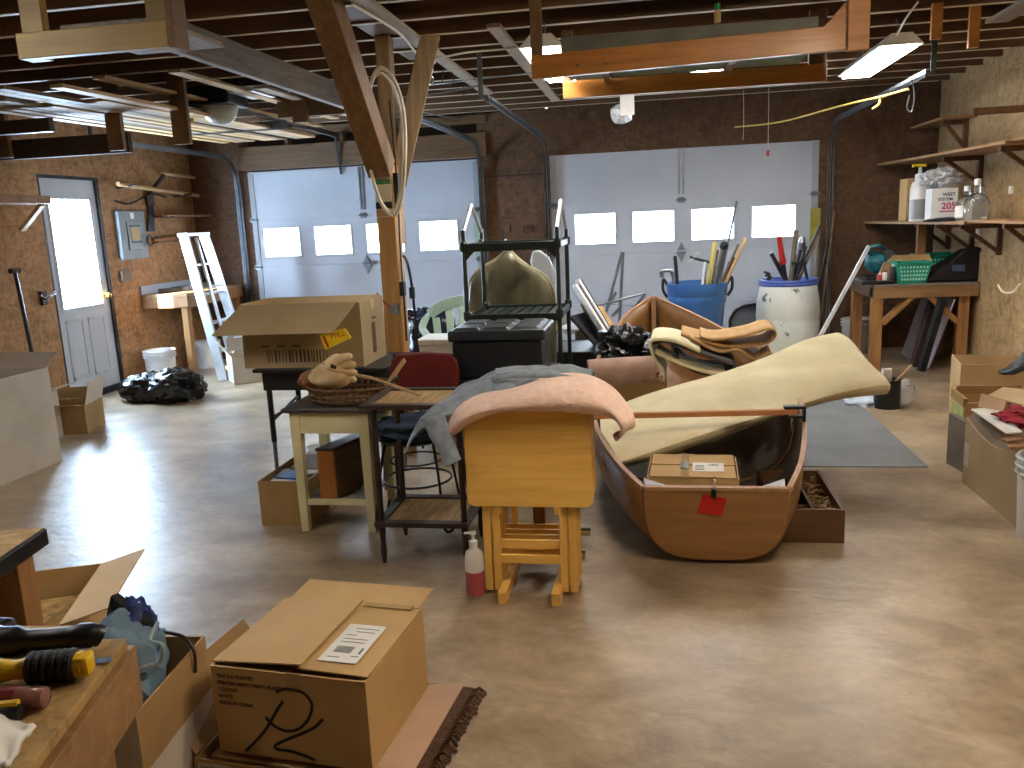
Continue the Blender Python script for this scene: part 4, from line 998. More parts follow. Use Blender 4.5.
pts = [V((.27*u,.335,top(u)-.02)) for u in [k/6-1 for k in range(13)]]
m = MB(T)
for a, b in zip(pts, pts[1:]): m.bar(a, b, .025, .085)
m.build('back_rail', M_sage, r)
for sx in (-1,1):
    m = MB(T); P = spline([(sx*.25,.345,.775),(sx*.31,.30,.70),(sx*.33,.12,.655),(sx*.30,-.12,.645),(sx*.28,-.2,.61)], 4)
    for a, b in zip(P, P[1:]): m.bar(a, b, .055, .02)
    m.build('armrest', M_sage, r)
    MB(T).hexa([(sx*.27-.025,-.26,0),(sx*.27+.025,-.26,0),(sx*.27+.025,-.22,0),(sx*.27-.025,-.22,0),(sx*.28-.02,-.2,.63),(sx*.28+.02,-.2,.63),(sx*.28+.02,-.15,.63),(sx*.28-.02,-.15,.63)]).build('leg', M_sage, r)
    MB(T).hexa([(sx*.27-.025,.3,0),(sx*.27+.025,.3,0),(sx*.27+.025,.34,0),(sx*.27-.025,.34,0),(sx*.24-.02,.2,.44),(sx*.24+.02,.2,.44),(sx*.24+.02,.24,.44),(sx*.24-.02,.24,.44)]).build('leg', M_sage, r)
a = AY(425,347,5.2); 
r = thing('white_bin', 'off white plastic bin behind the red chair back', 'bin', (-1.40,5.30,0))
MB().hexa([(-1.46,5.2,0),(-1.20,5.2,0),(-1.20,5.42,0),(-1.46,5.42,0),(-1.50,5.17,.70),(-1.17,5.17,.70),(-1.17,5.45,.70),(-1.50,5.45,.70)]).build('body', M_white, r, bevel=.015)
MB().bx((-1.515,5.155,.70), (-1.155,5.465,.735)).build('lid', mat('ivory_lid','#d7d5c6','#c9c7b8',.45), r, bevel=.01)
r = thing('bin_bag', 'stuffed dark blue black bag with knotted ears behind the green chair', 'bag', (-1.75,7.2,0))
c = AY(428,330,7.2); m = MB(); m.blob((c.x,7.2,.36), (.34,.28,.37), 21, .3, 2.4, 4, .005); m.build('bag_body', mat('blue_black_bag','#20263c','#141828',.25,scale=8,bump=.5), r, smooth=True)
for a, b, e in (((428,322),(418,308),.025), ((432,322),(437,307),.03)):
    MB().tube([AY(*a,7.2), AY(a[0]*.4+b[0]*.6,a[1]*.4+b[1]*.6,7.2), AY(*b,7.2)], [.06,.03,.012], 8).build('knot_ear', M_bag, r)
m = MB(); c = AY(411,332,7.5); m.blob((c.x-.2,7.5,.30), (.20,.2,.32), 5, .25, 2, 3, .004); solo(m, 'bin_bag', M_bag, 'smaller black bag standing close to the right of the post', 'bag', smooth=True)

# ================================================================ PILE LEFT OF THE BOW
r = thing('tube_frame', 'bare grey metal tube frame standing against the right garage door', 'frame', (-.2,7.6,0))
def tb(pts, y, rr=.014): return [AY(a,b,y) for a,b in pts]
for pts in (((622,252),(606,312)),((623,252),(619,328)),((594,306),(645,293)),((645,294),(618,330)),((608,304),(635,306)),((612,316),(620,308)),((606,310),(616,292))):
    P = tb(pts, 7.6); MB().tube(P, .014 if pts[0][0] != 608 else .006, 8).build('tube', M_steel, r)
q = AY(619,328,7.6); MB().tube([q, (q.x+.02,7.62,0)], .014, 8).build('leg_tube', M_steel, r); q = AY(606,312,7.6); MB().tube([q, (q.x-.12,7.5,0)], .014, 8).build('leg_tube', M_steel, r)
# leaning frames and board
def slab(label, px, y0, y1, t, m, name, cat):
    """four image corners; the first two (top) stand at depth y1, the last two (foot) at y0"""
    a, b = AY(*px[0], y1), AY(*px[1], y1); c, d = AY(*px[2], y0), AY(*px[3], y0)
    mb = MB(); n_ = (b-a).cross(d-a).normalized()*t; mb.prism([a,b,c,d], n_); return solo(mb, name, m, label, cat, bevel=.003)
slab('tan cardboard sheet leaning among the picture frames', ((580,304),(602,306),(624,340),(600,350)), 6.35, 6.6, .008, M_carton, 'cardboard_sheet', 'cardboard')
for k, (q, mm, lb) in enumerate(((((576,286),(580,284),(613,345),(608,350)), M_white, 'white edged picture frame, foremost of the leaning frames'), (((579,281),(583,283),(615,341),(611,346)), M_alum, 'tall silver edged picture frame leaning behind the white one'))):
    a, b = AY(*q[0],6.2+.25*k), AY(*q[2],6.0+.25*k)
    r = thing('picture_frame', lb, 'frame', b)
    d = V((-.045,.34,-.03)); 
    MB().prism([a, a+d, b+d, b], (.022,.0,.012)).build('frame_panel', M_dkwood, r)
    for s_, e_ in ((a,b),(a+d,b+d),(a,a+d),(b,b+d)): MB().bar(s_, e_, .03, .03).build('moulding', mm, r, bevel=.003)
a, b = AY(570,316,6.0), AY(606,356,5.9)
solo(MB().prism([a, AY(585,312,6.3), AY(613,350,6.2), b], (-.01,.0,-.012)), 'black_board', M_black, 'dark board at the bottom of the leaning frame pile', 'board')
a, b = AY(573,330,6.5), AY(590,350,6.4)
m = MB(); c = AY(577,328,6.8); m.lathe([(0,0),(.14,.02),(.16,.06),(.0,.10)], (c.x,6.8,c.z-.05), 20); o = solo(m, 'white_helmet', M_white, 'white round plastic shell behind the leaning frames', 'shell', smooth=True)
m = MB(); m.bx((-.72,5.9,0), (-.34,6.5,.52)); solo(m, 'storage_chest', M_black, 'black chest standing under the leaning frames', 'trunk', bevel=.01)
m = MB(); m.bx((-.62,6.65,0), (-.38,6.9,.58)); solo(m, 'grey_box', M_ply, 'grey box standing behind the black chest', 'box', bevel=.006)

# ================================================================ BLUE CAN AND WHITE BARREL WITH TOOLS
def pail_tools(base, y, tools, floor_z, label_of):
    for k, (px, py, rr, mm, kind, lab, bx_, dy) in enumerate(tools):
        top = AY(px, py, y+dy); foot = V((bx_, y+dy*.5, floor_z))
        yield k, top, foot, rr, mm, kind, lab
c = AY(697,283,8.05); cx = c.x
r = thing('blue_bin', 'blue plastic trash can full of long handled tools', 'bin', (cx,8.05,0))
MB().lathe([(0,.0),(.215,0),(.225,.02),(.25,.62),(.268,.64),(.268,.70),(.275,.705),(.285,.80),(.29,.82),(.272,.82),(.262,.70),(.235,.60),(.2,.03),(0,.03)], (cx,8.05,0), 36).build('body', M_blue, r, smooth=True)
for sx in (-1, 1): MB().tube(spline([(cx+sx*.27,8.0,.80),(cx+sx*.31,8.0,.86),(cx+sx*.315,8.0,.76),(cx+sx*.275,8.0,.69)]), .014, 8).build('handle', M_black, r)
def tool(name, label, cat, foot, top, rr, m):
    r_ = thing(name, label, cat, foot); MB().tube([foot, top], rr, 8).build('shaft', m, r_); return r_, (top-foot).normalized()
bl = [  # px, py, foot dx, name, label, radius, material
 ('long_rod','thin long rod sticking highest out of the blue bin', (737,201), .05, .011, M_steel, .02),
 ('hand_tool','pale wooden handle leaning far right out of the blue bin', (746,238), -.08, .017, M_lum, -.08),
 ('hand_tool','yellow handle standing in the middle of the blue bin', (715,242), -.02, .02, mat('pale_yellow','#d9cb6a','#c9bb5a',.5), .06),
 ('grey_pole','grey pole with a round knob in the blue bin', (724,246), .0, .024, M_steel, .0),
 ('hand_tool','dark handle behind the grey pole in the blue bin', (730,262), .03, .018, M_dkwood, .1),
 ('black_bar','black bar leaning right in the blue bin', (734,257), .02, .018, M_blackm, .14),
 ('black_stick','black stick standing alone at the left of the blue bin', (675,256), -.12, .017, M_blackm, .0),
 ('hand_tool','thin pale stick in the bundle at the right of the blue bin', (721,252), .01, .011, M_strap, .1),
 ('hand_tool','rusty rod between the knobbed pole and the yellow handle', (718,250), .0, .012, M_lumd, -.04),
 ('hand_tool','grey slat crossing in front of the knobbed pole', (738,244), -.12, .012, M_ply, -.12),
 ('white_pole','short white pole under the pick head in the blue bin', (705,262), -.03, .013, M_white, -.1)]
for n_, lb, (px, py), dx, rr, mm, dy in bl:
    top = AY(px, py, 8.05+dy); r_, d = tool(n_, lb, 'tool', V((cx+dx,8.05+dy*.6,.05)), top, rr, mm)
    if n_ == 'grey_pole': MB().lathe([(0,-.04),(.03,-.03),(.045,0),(.03,.035),(0,.045)], top, 14).build('knob', M_dksteel, r_, smooth=True)
r_, d = tool('pick_tool', 'pick with a flat pale blade across the blue bin', 'tool', V((cx-.03,8.2,.05)), AY(706,262,8.2), .014, M_steel)
MB().tube([AY(690,257,8.2), AY(712,263,8.2)], .013, 8).build('pick_bar', M_dksteel, r_)
MB().hexa([AY(687,262,8.19),AY(698,251,8.19),AY(700,253,8.19),AY(692,262,8.19),AY(687,262,8.23),AY(698,251,8.23),AY(700,253,8.23),AY(692,262,8.23)]).build('blade', M_alum, r_)
r_, d = tool('bent_pipe', 'grey bent pipe at the left rim of the blue bin', 'tool', V((cx-.16,7.95,.05)), AY(673,276,7.95), .014, M_steel)
p = AY(673,276,7.95); MB().tube(spline([p, p+V((-.02,0,.05)), p+V((-.1,0,.05)), p+V((-.1,0,-.01))]), .02, 8).build('bend', M_steel, r_)

c = AY(788,288,8.35); bx_ = c.x
r = thing('plastic_barrel', 'paint splashed white barrel with a blue rim in the right corner', 'barrel', (bx_,8.35,0))
MB().lathe([(0,.0),(.255,0),(.275,.03),(.292,.25),(.295,.40),(.288,.42),(.295,.44),(.29,.58),(.262,.74),(.255,.75),(0,.75)], (bx_,8.35,0), 36).build('body', M_barrel, r, smooth=True)
MB().lathe([(.24,.74),(.268,.745),(.272,.76),(.266,.775),(.275,.785),(.27,.80),(.245,.80),(.24,.745)], (bx_,8.35,0), 36).build('rim', M_bluerim, r, smooth=True)
wl = [('black_tube','black tube leaning left in the barrel', (771,253), -.02, .02, M_black, -.05),
 ('red_black_rod','rod with a long red grip in the barrel', (779,237), -.04, .022, M_black, -.1),
 ('grey_post','flat grey post leaning right in the barrel', (796,230), .03, .022, M_ply, .0),
 ('hand_tool','short wooden handle in the middle of the barrel', (795,255), .06, .02, M_postg, .1),
 ('chain_tool','dark long jaw pliers standing in the barrel', (803,239), .06, .018, M_dksteel, .05),
 ('bolt_cutter','bolt cutters standing among the tools in the barrel', (806,246), .08, .014, M_dksteel, -.06),
 ('hand_tool','thin dark stick at the far right of the barrel', (817,238), .12, .012, M_lumd, -.02),
 ('hand_tool','pale slat behind the pliers in the barrel', (800,250), .07, .016, M_postg, .14),
 ('iron_bar','thin iron bar leaning right in the barrel', (820,225), .1, .013, M_dksteel, .12)]
for n_, lb, (px, py), dx, rr, mm, dy in wl:
    top = AY(px, py, 8.35+dy); foot = V((bx_+dx*.7,8.35+dy*.6,.76)); r_, d = tool(n_, lb, 'tool', foot, top, rr, mm)
    if n_ == 'red_black_rod': MB().tube([foot.lerp(top,.42), foot.lerp(top,.46), foot.lerp(top,.55), foot.lerp(top,1.01)], [.026,.036,.029,.0235], 10).build('red_grip', M_redp, r_)
    if n_ == 'chain_tool': MB().tube([foot.lerp(top,.75), foot.lerp(top,.9), top+V((0,0,.02))], [.02,.038,.02], 10).build('jaw', M_steel, r_)
    if n_ == 'bolt_cutter':
        MB().tube([foot+V((.12,0,0)), foot.lerp(top,.6)+V((.02,0,0)), top+V((-.02,0,.03))], .014, 8).build('second_arm', M_dksteel, r_)
        MB().bar(foot.lerp(top,.55)+V((-.09,0,0)), foot.lerp(top,.55)+V((.05,0,0)), .03, .03).build('pivot', M_dksteel, r_)
m = MB(); p = AY(767,272,8.25); b0 = V((bx_-.17,8.25,.76)); P = []
for k in range(30):
    t = k/29; q = b0.lerp(p, t); P.append(q + V((.022*math.cos(t*22), .022*math.sin(t*22), 0)))
m.tube(P, .012, 6); solo(m, 'auger_bit', M_dksteel, 'twisted auger bit at the left edge of the barrel', 'auger')
for lb, a, b, rr, mm in (('long pole leaning in the corner right of the barrel', (835,211), (815,330), .014, M_lumd), ('dark pipe leaning in the corner beside the door track', (828,240), (806,330), .016, M_dksteel), ('grey board leaning on the right door track', (818,232), (812,330), .025, M_ply)):
    q = AY(*b, 8.8); solo(MB().tube([(q.x, 8.72, 0), AY(*a, YB-.09 if rr < .02 else YB-.12)], rr, 8), 'leaning_pole', mm, lb, 'pole')
solo(MB().bx((1.605,YB-.035,1.05), (1.70,YB-.013,1.45)), 'painted_strip', mat('dull_yellow_green','#a9a13e','#979034',.6), 'dull yellow strip on the right edge of the right garage door', 'panel')
solo(MB().bx((D1[1]-.08,YB-.035,1.10), (D1[1]-.02,YB-.013,1.45)), 'painted_strip', M_sage, 'green yellow strip on the right edge of the left garage door', 'panel')

# black arched screen on a carton
r = thing('mesh_screen', 'black arched mesh guard between the blue bin and the barrel', 'guard', (.98,8.5,.5))
Pq = [AY(a,b,8.5) for a,b in ((730,330),(730,320),(735,311),(744,306),(758,304),(775,304),(775,330))]
m = MB()
for a, b in zip(Pq, Pq[1:]+Pq[:1]): m.bar(a, b, .03, .04, (0,1,0))
m.build('frame', M_black, r); MB().prism([p+V((0,.01,0)) for p in Pq], (0,.006,0)).build('mesh', mat('dark_mesh','#5b6068','#4b5058',.6), r)
zc = min(p.z for p in Pq)
m = MB(); m.bx((.80,8.42,0), (1.22,8.75,zc-.02)); solo(m, 'dark_crate', M_dkwood, 'dark crate under the black arched guard', 'crate', bevel=.006)
solo(MB().bx((.90,8.20,0), (1.08,8.38,zc-.0)), 'small_carton', M_carton, 'small tan carton in front of the black arched guard', 'box', bevel=.004)
# ================================================================ RIGHT WALL SHELVES
def bracket(p, dx, dz, label=None):
    """timber shelf bracket against the right wall: p = (y, z under the shelf)"""
    y, z = p; m = MB()
    m.bx((XR-.04,y-.02,z-dz), (XR-.001,y+.02,z)); m.bx((XR-dx,y-.02,z-.04), (XR-.04,y+.02,z)); m.bar((XR-.03,y,z-dz+.03), (XR-dx+.03,y,z-.03), .03, .035, (0,1,0)); return m
def shelf(label, x0, y0, y1, z, t, brs, group='wall shelves on the right', x1=None):
    r = thing('wall_shelf', label, 'shelf', (XR-.2,(y0+y1)/2,z), group)
    MB().prism([(x0,y0,z),(XR-.002,y0,z),(XR-.002,y1,z),(x1 or x0,y1,z)], (0,0,t)).build('plank', M_shelfw, r, bevel=.002)
    for y in brs: bracket((y,z), XR-x0-.06, .26).build('bracket', M_brack, r)
    return r
shelf('upper plank shelf on the right wall above the white bottles', 2.42, 6.45, 9.05, 1.835, .022, (6.7,7.9), x1=2.22)
shelf('short upper shelf board nearest the camera on the right wall', 2.46, 4.9, 6.43, 1.85, .022, (5.4,6.2))
shelf('lower plank shelf holding the bottles in the right corner', 2.42, 7.15, 9.05, 1.275, .024, (7.4,8.0,8.6), x1=2.12)
shelf('lower shelf board nearer the camera on the right wall', 2.44, 4.9, 7.13, 1.29, .022, (5.6,6.6))
shelf('dark highest shelf with a bracket in the right corner', 2.52, 8.1, 9.05, 2.17, .022, (8.3,))
solo(MB().bx((2.36,6.9,2.08), (2.795,6.94,2.13)), 'wall_batten', M_brack, 'dark batten sticking out high on the right wall', 'batten', bevel=.002)
m = MB(); m.bx((2.40,8.22,1.30-.35), (2.47,8.28,1.27)); solo(m, 'shelf_post', M_redwood, 'red brown upright under the lower corner shelf', 'post', bevel=.003)
m = MB(); m.bx((2.788,6.1,.1), (2.799,7.2,1.25)); 
# items on the lower corner shelf; shelf top z = 1.299
zs = 1.30
def on(px, py): return AZ(px, py, zs)
r = thing('cardboard_box', 'tan cardboard box behind the white pump bottle on the shelf', 'box', (2.55,8.35,zs))
p = AY(903,217,8.35)
MB().bx((p.x,8.27,zs), (p.x+.2,8.5,zs+.38)).build('body', M_carton, r, bevel=.003)
p = on(919,218); y0 = 7.95; P0 = AY(918,217,y0); X0 = P0.x
r = thing('pump_bottle', 'tall white pump bottle with a yellow nozzle on the corner shelf', 'bottle', (2.46,y0,zs))
c = (X0,y0,zs)
MB().lathe([(0,0),(.07,0),(.074,.01),(.074,.28),(.06,.33),(.028,.355),(.026,.375),(0,.375)], c, 24).build('bottle_body', M_white, r, smooth=True)
MB().lathe([(.0745,.02),(.0745,.19)], c, 24).build('grey_fill', mat('grey_liquid','#8e9296','#7e8286',.3), r)
MB().lathe([(.04,.355),(.04,.40),(.016,.41),(.012,.465),(0,.465)], c, 16).build('pump_collar', M_white, r)
m = MB(); m.box((c[0]-.01,y0,zs+.478), (.11,.045,.026)); m.build('pump_nozzle', M_yellow, r, bevel=.006)
yb0 = 7.62; a, b = AY(931,214,yb0), AY(957,214,yb0)
r = thing('white_carton', 'white carton printed with magenta numbers on the corner shelf', 'box', (2.5,yb0,zs))
x0, x1 = a.x, b.x; hz = .27
MB().bx((x0,yb0,zs), (x1,yb0+.17,zs+hz)).build('body', M_white, r, bevel=.003)
letters('205', .075, mat('magenta_print','#c2306e','#b2265f',.5), r, (x1-.125,yb0-.001,zs+.10), (1,0,0), (0,0,1), 'magenta_number', bold=.002)
letters('WEST', .038, mat('navy_print','#2c3358','#242a4a',.5), r, (x1-.12,yb0-.001,zs+.205), (1,0,0), (0,0,1), 'navy_lettering', bold=.001)
letters('SYSTEM', .034, bpy.data.materials['navy_print'], r, (x1-.155,yb0-.001,zs+.168), (1,0,0), (0,0,1), 'navy_lettering', bold=.001)
MB().bx((x1-.14,yb0-.0012,zs+.075), (x1-.02,yb0-.0004,zs+.085)).build('magenta_line', bpy.data.materials['magenta_print'], r)
m = MB(); m.blob(((x0+x1)/2-.01,yb0+.08,zs+hz+.085), (.15,.10,.085), 8, .45, 3, 4); solo(m, 'plastic_bag', mat('silver_plastic_film','#c9ccce','#8f9498',.2,scale=14,bump=.4), 'crumpled clear silvery plastic bag on the white printed carton', 'bag', smooth=True)
m = MB(); m.blob(((x0+x1)/2+.0,yb0-.1,zs+.012), (.17,.07,.022), 4, .3, 2, 3, zs+.001); solo(m, 'dark_cloth', M_dksteel, 'dark flat cloth at the shelf edge before the white carton', 'cloth', smooth=True)
for k, (px, yy, s_, lb) in enumerate(((966,7.35,1.0,'left clear glass jug with a white cap on the shelf'),(976,7.15,1.12,'right taller clear glass jug with a white cap on the shelf'))):
    p = AY(px,214,yy); zz = 1.299 if yy > 7.15 else 1.312
    r = thing('glass_jug', lb, 'jug', (p.x,yy,zz), 'glass jugs on the shelf')
    MB().lathe([(0,0),(.075*s_,0),(.08*s_,.01),(.08*s_,.14),(.06*s_,.18),(.022,.205),(.02,.25*s_),(0,.25*s_)], (p.x,yy,zz), 24).build('glass_body', M_glass, r, smooth=True)
    MB().lathe([(.024,.235*s_),(.026,.275*s_),(0,.28*s_)], (p.x,yy,zz), 14).build('cap', M_white, r)
    MB().tube(spline([(p.x+.02,yy,zz+.23*s_),(p.x+.055,yy,zz+.22*s_),(p.x+.05,yy,zz+.17*s_)]), .007, 6).build('handle', M_glass, r)
    if k == 0: MB().lathe([(.081,.03),(.081,.12)], (p.x,yy,zz), 24).build('label', M_paper, r)
p = AX(978,235,2.79); m = MB(); m.bx((2.78,p.y-.03,p.z-.05), (2.799,p.y+.03,p.z+.05)); solo(m, 'light_switch', M_white, 'small white switch on the right wall under the lower shelf', 'switch', bevel=.003)
p = AX(1011,190,2.79); m = MB(); m.bx((2.78,p.y-.025,p.z-.03), (2.799,p.y+.025,p.z+.03)); solo(m, 'paper_scrap', M_paper, 'small white patch on the pale chipboard of the right wall', 'paper', bevel=.003)

# ================================================================ RIGHT WORK TABLE
r = thing('work_table', 'rough timber work table by the right wall under the shelves', 'table', (2.38,8.2,0))
tx0, tx1, ty0, ty1, tz = 1.93, 2.79, 7.78, 8.68, .765
MB().bx((tx0-.01,ty0-.01,tz-.022), (tx1,ty1,tz)).build('tabletop', M_ply, r, bevel=.002)
for lo, hi in (((tx0,ty0,tz-.12),(tx1,ty0+.04,tz-.023)), ((tx0,ty1-.04,tz-.12),(tx1,ty1,tz-.023))): MB().bx(lo, hi).build('apron', M_tablew, r, bevel=.002)
for lo, hi in (((tx0,ty0+.04,tz-.12),(tx0+.04,ty1-.04,tz-.023)), ((tx1-.04,ty0+.04,tz-.12),(tx1,ty1-.04,tz-.023))): MB().bx(lo, hi).build('apron', M_joisty, r, bevel=.002)
for x in (tx0+.045, tx1-.10):
    for y in (ty0+.085, ty1-.085): MB().bx((x-.045,y-.045,0), (x+.045,y+.045,tz-.024)).build('leg', M_tableleg, r, bevel=.003)
for x, s_ in ((tx0+.09,1),(tx1-.15,-1)): MB().bar((x,ty0+.06,.42), (x+s_*.25,ty0+.06,.66), .04, .09, (0,1,0)).build('knee_brace', M_tableleg, r)
def ont(px, py, z=.766): return AZ(px, py, z)
# teal basket, rear basket, cartons, case
def basket(label, x, y, s_, z=.766):
    r = thing('plastic_basket', label, 'basket', (x,y,z), 'teal plastic baskets')
    a, b, h = .085*s_, .12*s_, .15*s_
    g = []
    for k, (hw, hd, zz) in enumerate(((a,.07*s_,0),(b-.01,.085*s_,h*.9),(b,.095*s_,h*.92),(b,.095*s_,h))):
        g.append([V((x+u*hw,y+v*hd,z+zz)) for u, v in ((-1,-1),(-.5,-1),(0,-1),(.5,-1),(1,-1),(1,0),(1,1),(0,1),(-1,1),(-1,0))])
    MB().grid(g, True).build('sides', M_teal, r, solid=.005); MB().bx((x-a,y-.07*s_,z+.001), (x+a,y+.07*s_,z+.006)).build('bottom', M_teal, r)
    m = MB()
    for i in range(9):
        for j in range(4):
            u = (i-4)/4.6; zz = z+.03*s_+j*.028*s_; hw = a+(b-.01-a)*(zz-z)/(h*.9); hd = .07*s_+.015*s_*(zz-z)/(h*.9)
            m.box((x+u*hw*.93,y-hd-.003,zz), (.011*s_,.004,.014*s_))
    o_ = m.build('perforations', mat('dark_teal_holes','#b5dccf','#8ec4b4',.6), r); o_['kind'] = 'stuff'
    return r
p = AY(910,281,7.92); basket('teal perforated basket at the front of the work table', p.x, 7.92, 1.25)
p = AY(934,266,8.42); basket('second teal basket behind the dark carton on the work table', p.x, 8.42, 1.5)
p = AY(909,262,8.22); r = thing('open_carton', 'dark flat open carton behind the front teal basket', 'box', (p.x,8.25,.766))
MB().bx((p.x-.2,8.12,.766), (p.x+.15,8.28,.93)).build('body', M_cartond, r); MB().hexa([(p.x-.2,8.08,.93),(p.x+.16,8.08,.93),(p.x+.16,8.085,.93),(p.x-.2,8.085,.93),(p.x-.18,8.12,1.0),(p.x+.14,8.12,1.0),(p.x+.14,8.125,1.0),(p.x-.18,8.125,1.0)]).build('flap', M_cartond, r)
p = AY(951,283,7.98); q = thing('plastic_case', 'black plastic tool case with a grey hollow on the right of the work table', 'case', (p.x,8.0,.766))
X = p.x
out = [(X-.24,.80),(X-.22,.775),(X+.16,.767),(X+.25,.80),(X+.27,.90),(X+.23,.99),(X+.16,1.04),(X+.10,1.04),(X-.02,.95),(X-.17,.87)]
MB().prism([(a,7.85,b) for a,b in out], (0,.28,0)).build('shell', M_black, q, bevel=.02, seg=3)
MB().prism([(X-.16,7.846,.845),(X-.02,7.846,.835),(X+.12,7.846,.93),(X+.11,7.846,1.0),(X+.0,7.846,.925)], (0,.02,0)).build('grey_liner', M_dksteel, q, bevel=.006)
MB().tube(spline([(X-.05,7.84,.935),(X+.04,7.83,1.03),(X+.13,7.83,1.055),(X+.2,7.84,1.02)]), .014, 8).build('carry_handle', M_black, q)
MB().bx((X-.04,7.838,.86), (X+.06,7.847,.915)).build('blue_label', mat('blue_grey_label','#4b5f86','#3f5276',.4), q)
# teal saw and small clutter
p = AY(855,268,8.2); q = thing('mitre_saw', 'teal power saw on the left end of the work table', 'saw', (2.05,8.35,.766))
MB().bx((1.96,8.2,.766), (2.26,8.5,.80)).build('base', M_dksteel, q, bevel=.006)
MB().blob((2.08,8.36,.93), (.10,.12,.11), 5, .15, 2, 3).build('motor', M_tealtool, q, smooth=True)
MB().lathe([(0,-.012),(.13,-.012),(.13,.012),(0,.012)], (2.14,8.32,.92), 24, Matrix.Rotation(R(90),3,'X')).build('blade', M_steel, q)
MB().tube(spline([(2.02,8.3,1.0),(1.98,8.24,1.06),(2.06,8.22,1.09),(2.14,8.28,1.05)]), .018, 8).build('handle', M_tealtool, q)
m = MB(); m.blob((2.2,8.12,.87), (.09,.07,.10), 6, .4, 2.5, 3, .767); solo(m, 'plastic_bag', M_clearp, 'clear plastic bag beside the teal saw on the work table', 'bag', smooth=True)
q0, q1 = AY(820,338,7.55), AY(869,246,7.95)
q0 = V((1.55, 7.62, .0)); 
a = AY(822,333,7.60); d = (q1-a); q0 = a - d*(a.z/d.z)
solo(MB().bar(q0, q1, .035, .02, (0,1,0)), 'white_strip', M_alum, 'pale metal strip leaning from the floor against the work table', 'strip', bevel=.003)
p = ont(858,279); solo(MB().bx((1.83,7.79,.767), (2.10,7.90,.80)), 'tool_tray', M_black, 'black flat tool tray at the left front corner of the work table', 'tray', bevel=.006)
for k, (px, mm, h, rr, nm, lb) in enumerate(((883,M_redp,.10,.022,'paint_tin','small red tin on the work table'),(888,M_white,.12,.02,'paint_tin','small white tin next to the red tin on the work table'),(896,M_black,.17,.03,'spray_can','black spray can left of the front teal basket'),(902,M_ply,.19,.026,'spray_can','grey spray can touching the front teal basket'))):
    p = AY(px,283,7.85+.03*k); c = (p.x-.03,7.85+.03*k,.766)
    q = thing(nm, lb, 'tin' if 'tin' in nm else 'can', c)
    MB().lathe([(0,0),(rr,0),(rr,h*.8),(rr*.6,h*.88),(0,h*.88)], c, 16).build('body', mm, q, smooth=True); MB().lathe([(0,h*.88),(rr*.5,h*.88),(rr*.5,h),(0,h)], c, 12).build('lid', M_black if k % 2 else M_white, q)
p = AY(873,287,7.83); solo(MB().lathe([(.018,0),(.035,0),(.035,.03),(.018,.03),(.018,0)], (p.x,7.83,.766), 18), 'yellow_tape', M_yellow, 'roll of yellow tape at the front edge of the work table', 'tape')
p = AY(884,262,8.05); solo(MB().hexa([(p.x-.07,8.0,.767),(p.x+.02,8.0,.767),(p.x+.02,8.06,.767),(p.x-.07,8.06,.767),(p.x-.0,8.03,.95),(p.x+.08,8.03,.95),(p.x+.08,8.06,.95),(p.x-.0,8.06,.95)]), 'wood_block', M_shelfw, 'short pale wood block standing behind the tins on the work table', 'block')
# below the table
def pail(label, x, y, r0, h, m=M_white, z=0, name='white_bucket', rim=True):
    q = thing(name, label, 'bucket', (x,y,z), None)
    MB().lathe([(0,0),(r0*.86,0),(r0*.88,.01),(r0*.97,h*.8),(r0*.97,h),(r0*.93,h),(r0*.84,.02),(0,.02)], (x,y,z), 28).build('body', m, q, smooth=True)
    if rim:
        for zz in (h*.80,h*.88,h*.97): MB().tube([(x+r0*1.01*math.cos(2*math.pi*k/28),y+r0*1.01*math.sin(2*math.pi*k/28),z+zz) for k in range(28)], .006, 6, True).build('rim_ring', m, q)
    MB().tube(arc((x,y,z+h*.85), r0*1.02, 0, 180, 14, (1,0,0), (0,-.5,-.6)), .003, 6).build('bail_handle', M_steel, q)
    return q
p = AY(855,347,8.95); pail('white bucket on the floor behind the legs of the work table', p.x, 8.86, .16, .34)
for k, (px, mm, lb) in enumerate(((933,M_dkwood,'red brown post leaning under the right end of the work table'),(947,M_dksteel,'dark post leaning against the grey sheets under the table'))):
    a, b = AX(px,300,2.60-.0*k), AX(px,373,2.55)
    solo(MB().bar((2.33,7.93-.22*k,0), (2.49,7.99-.22*k,.62), .05, .06), 'leaning_post', mm, lb, 'post', bevel=.003)
for k in range(1, 3):
    m = MB(); m.hexa([(2.58+.05*k,7.1+.3*k,0),(2.60+.05*k,7.1+.3*k,0),(2.60+.05*k,7.75+.3*k,0),(2.58+.05*k,7.75+.3*k,0),(2.68+.04*k,7.1+.3*k,.72),(2.70+.04*k,7.1+.3*k,.72),(2.70+.04*k,7.75+.3*k,.72),(2.68+.04*k,7.75+.3*k,.72)]) if False else m.hexa([(2.42,7.36+.44*k,0),(2.432,7.36+.44*k,0),(2.432,7.77+.44*k,0),(2.42,7.77+.44*k,0),(2.60,7.36+.44*k,.62),(2.612,7.36+.44*k,.62),(2.612,7.77+.44*k,.62),(2.60,7.77+.44*k,.62)])
    solo(m, 'leaning_sheet', mat('lavender_grey_panel','#a59ea6','#938c95',.6), ('nearest pale grey sheet leaning on the right wall', 'middle pale grey sheet leaning on the right wall', 'farthest pale grey sheet leaning on the right wall under the table')[k], 'sheet', bevel=.002)
P = [AX(a,b,2.72) for a,b in ((985,262),(1030,268),(1040,400),(990,372))]
m = MB(); m.hexa([(2.745,5.7,.0),(2.765,5.7,.0),(2.765,6.9,.0),(2.745,6.9,.0),(2.775,5.7,1.06),(2.795,5.7,1.06),(2.795,6.9,1.06),(2.775,6.9,1.06)]); solo(m, 'chipboard_sheet', M_osbr, 'pale chipboard sheet leaning against the right wall beside the table', 'board', bevel=.002)
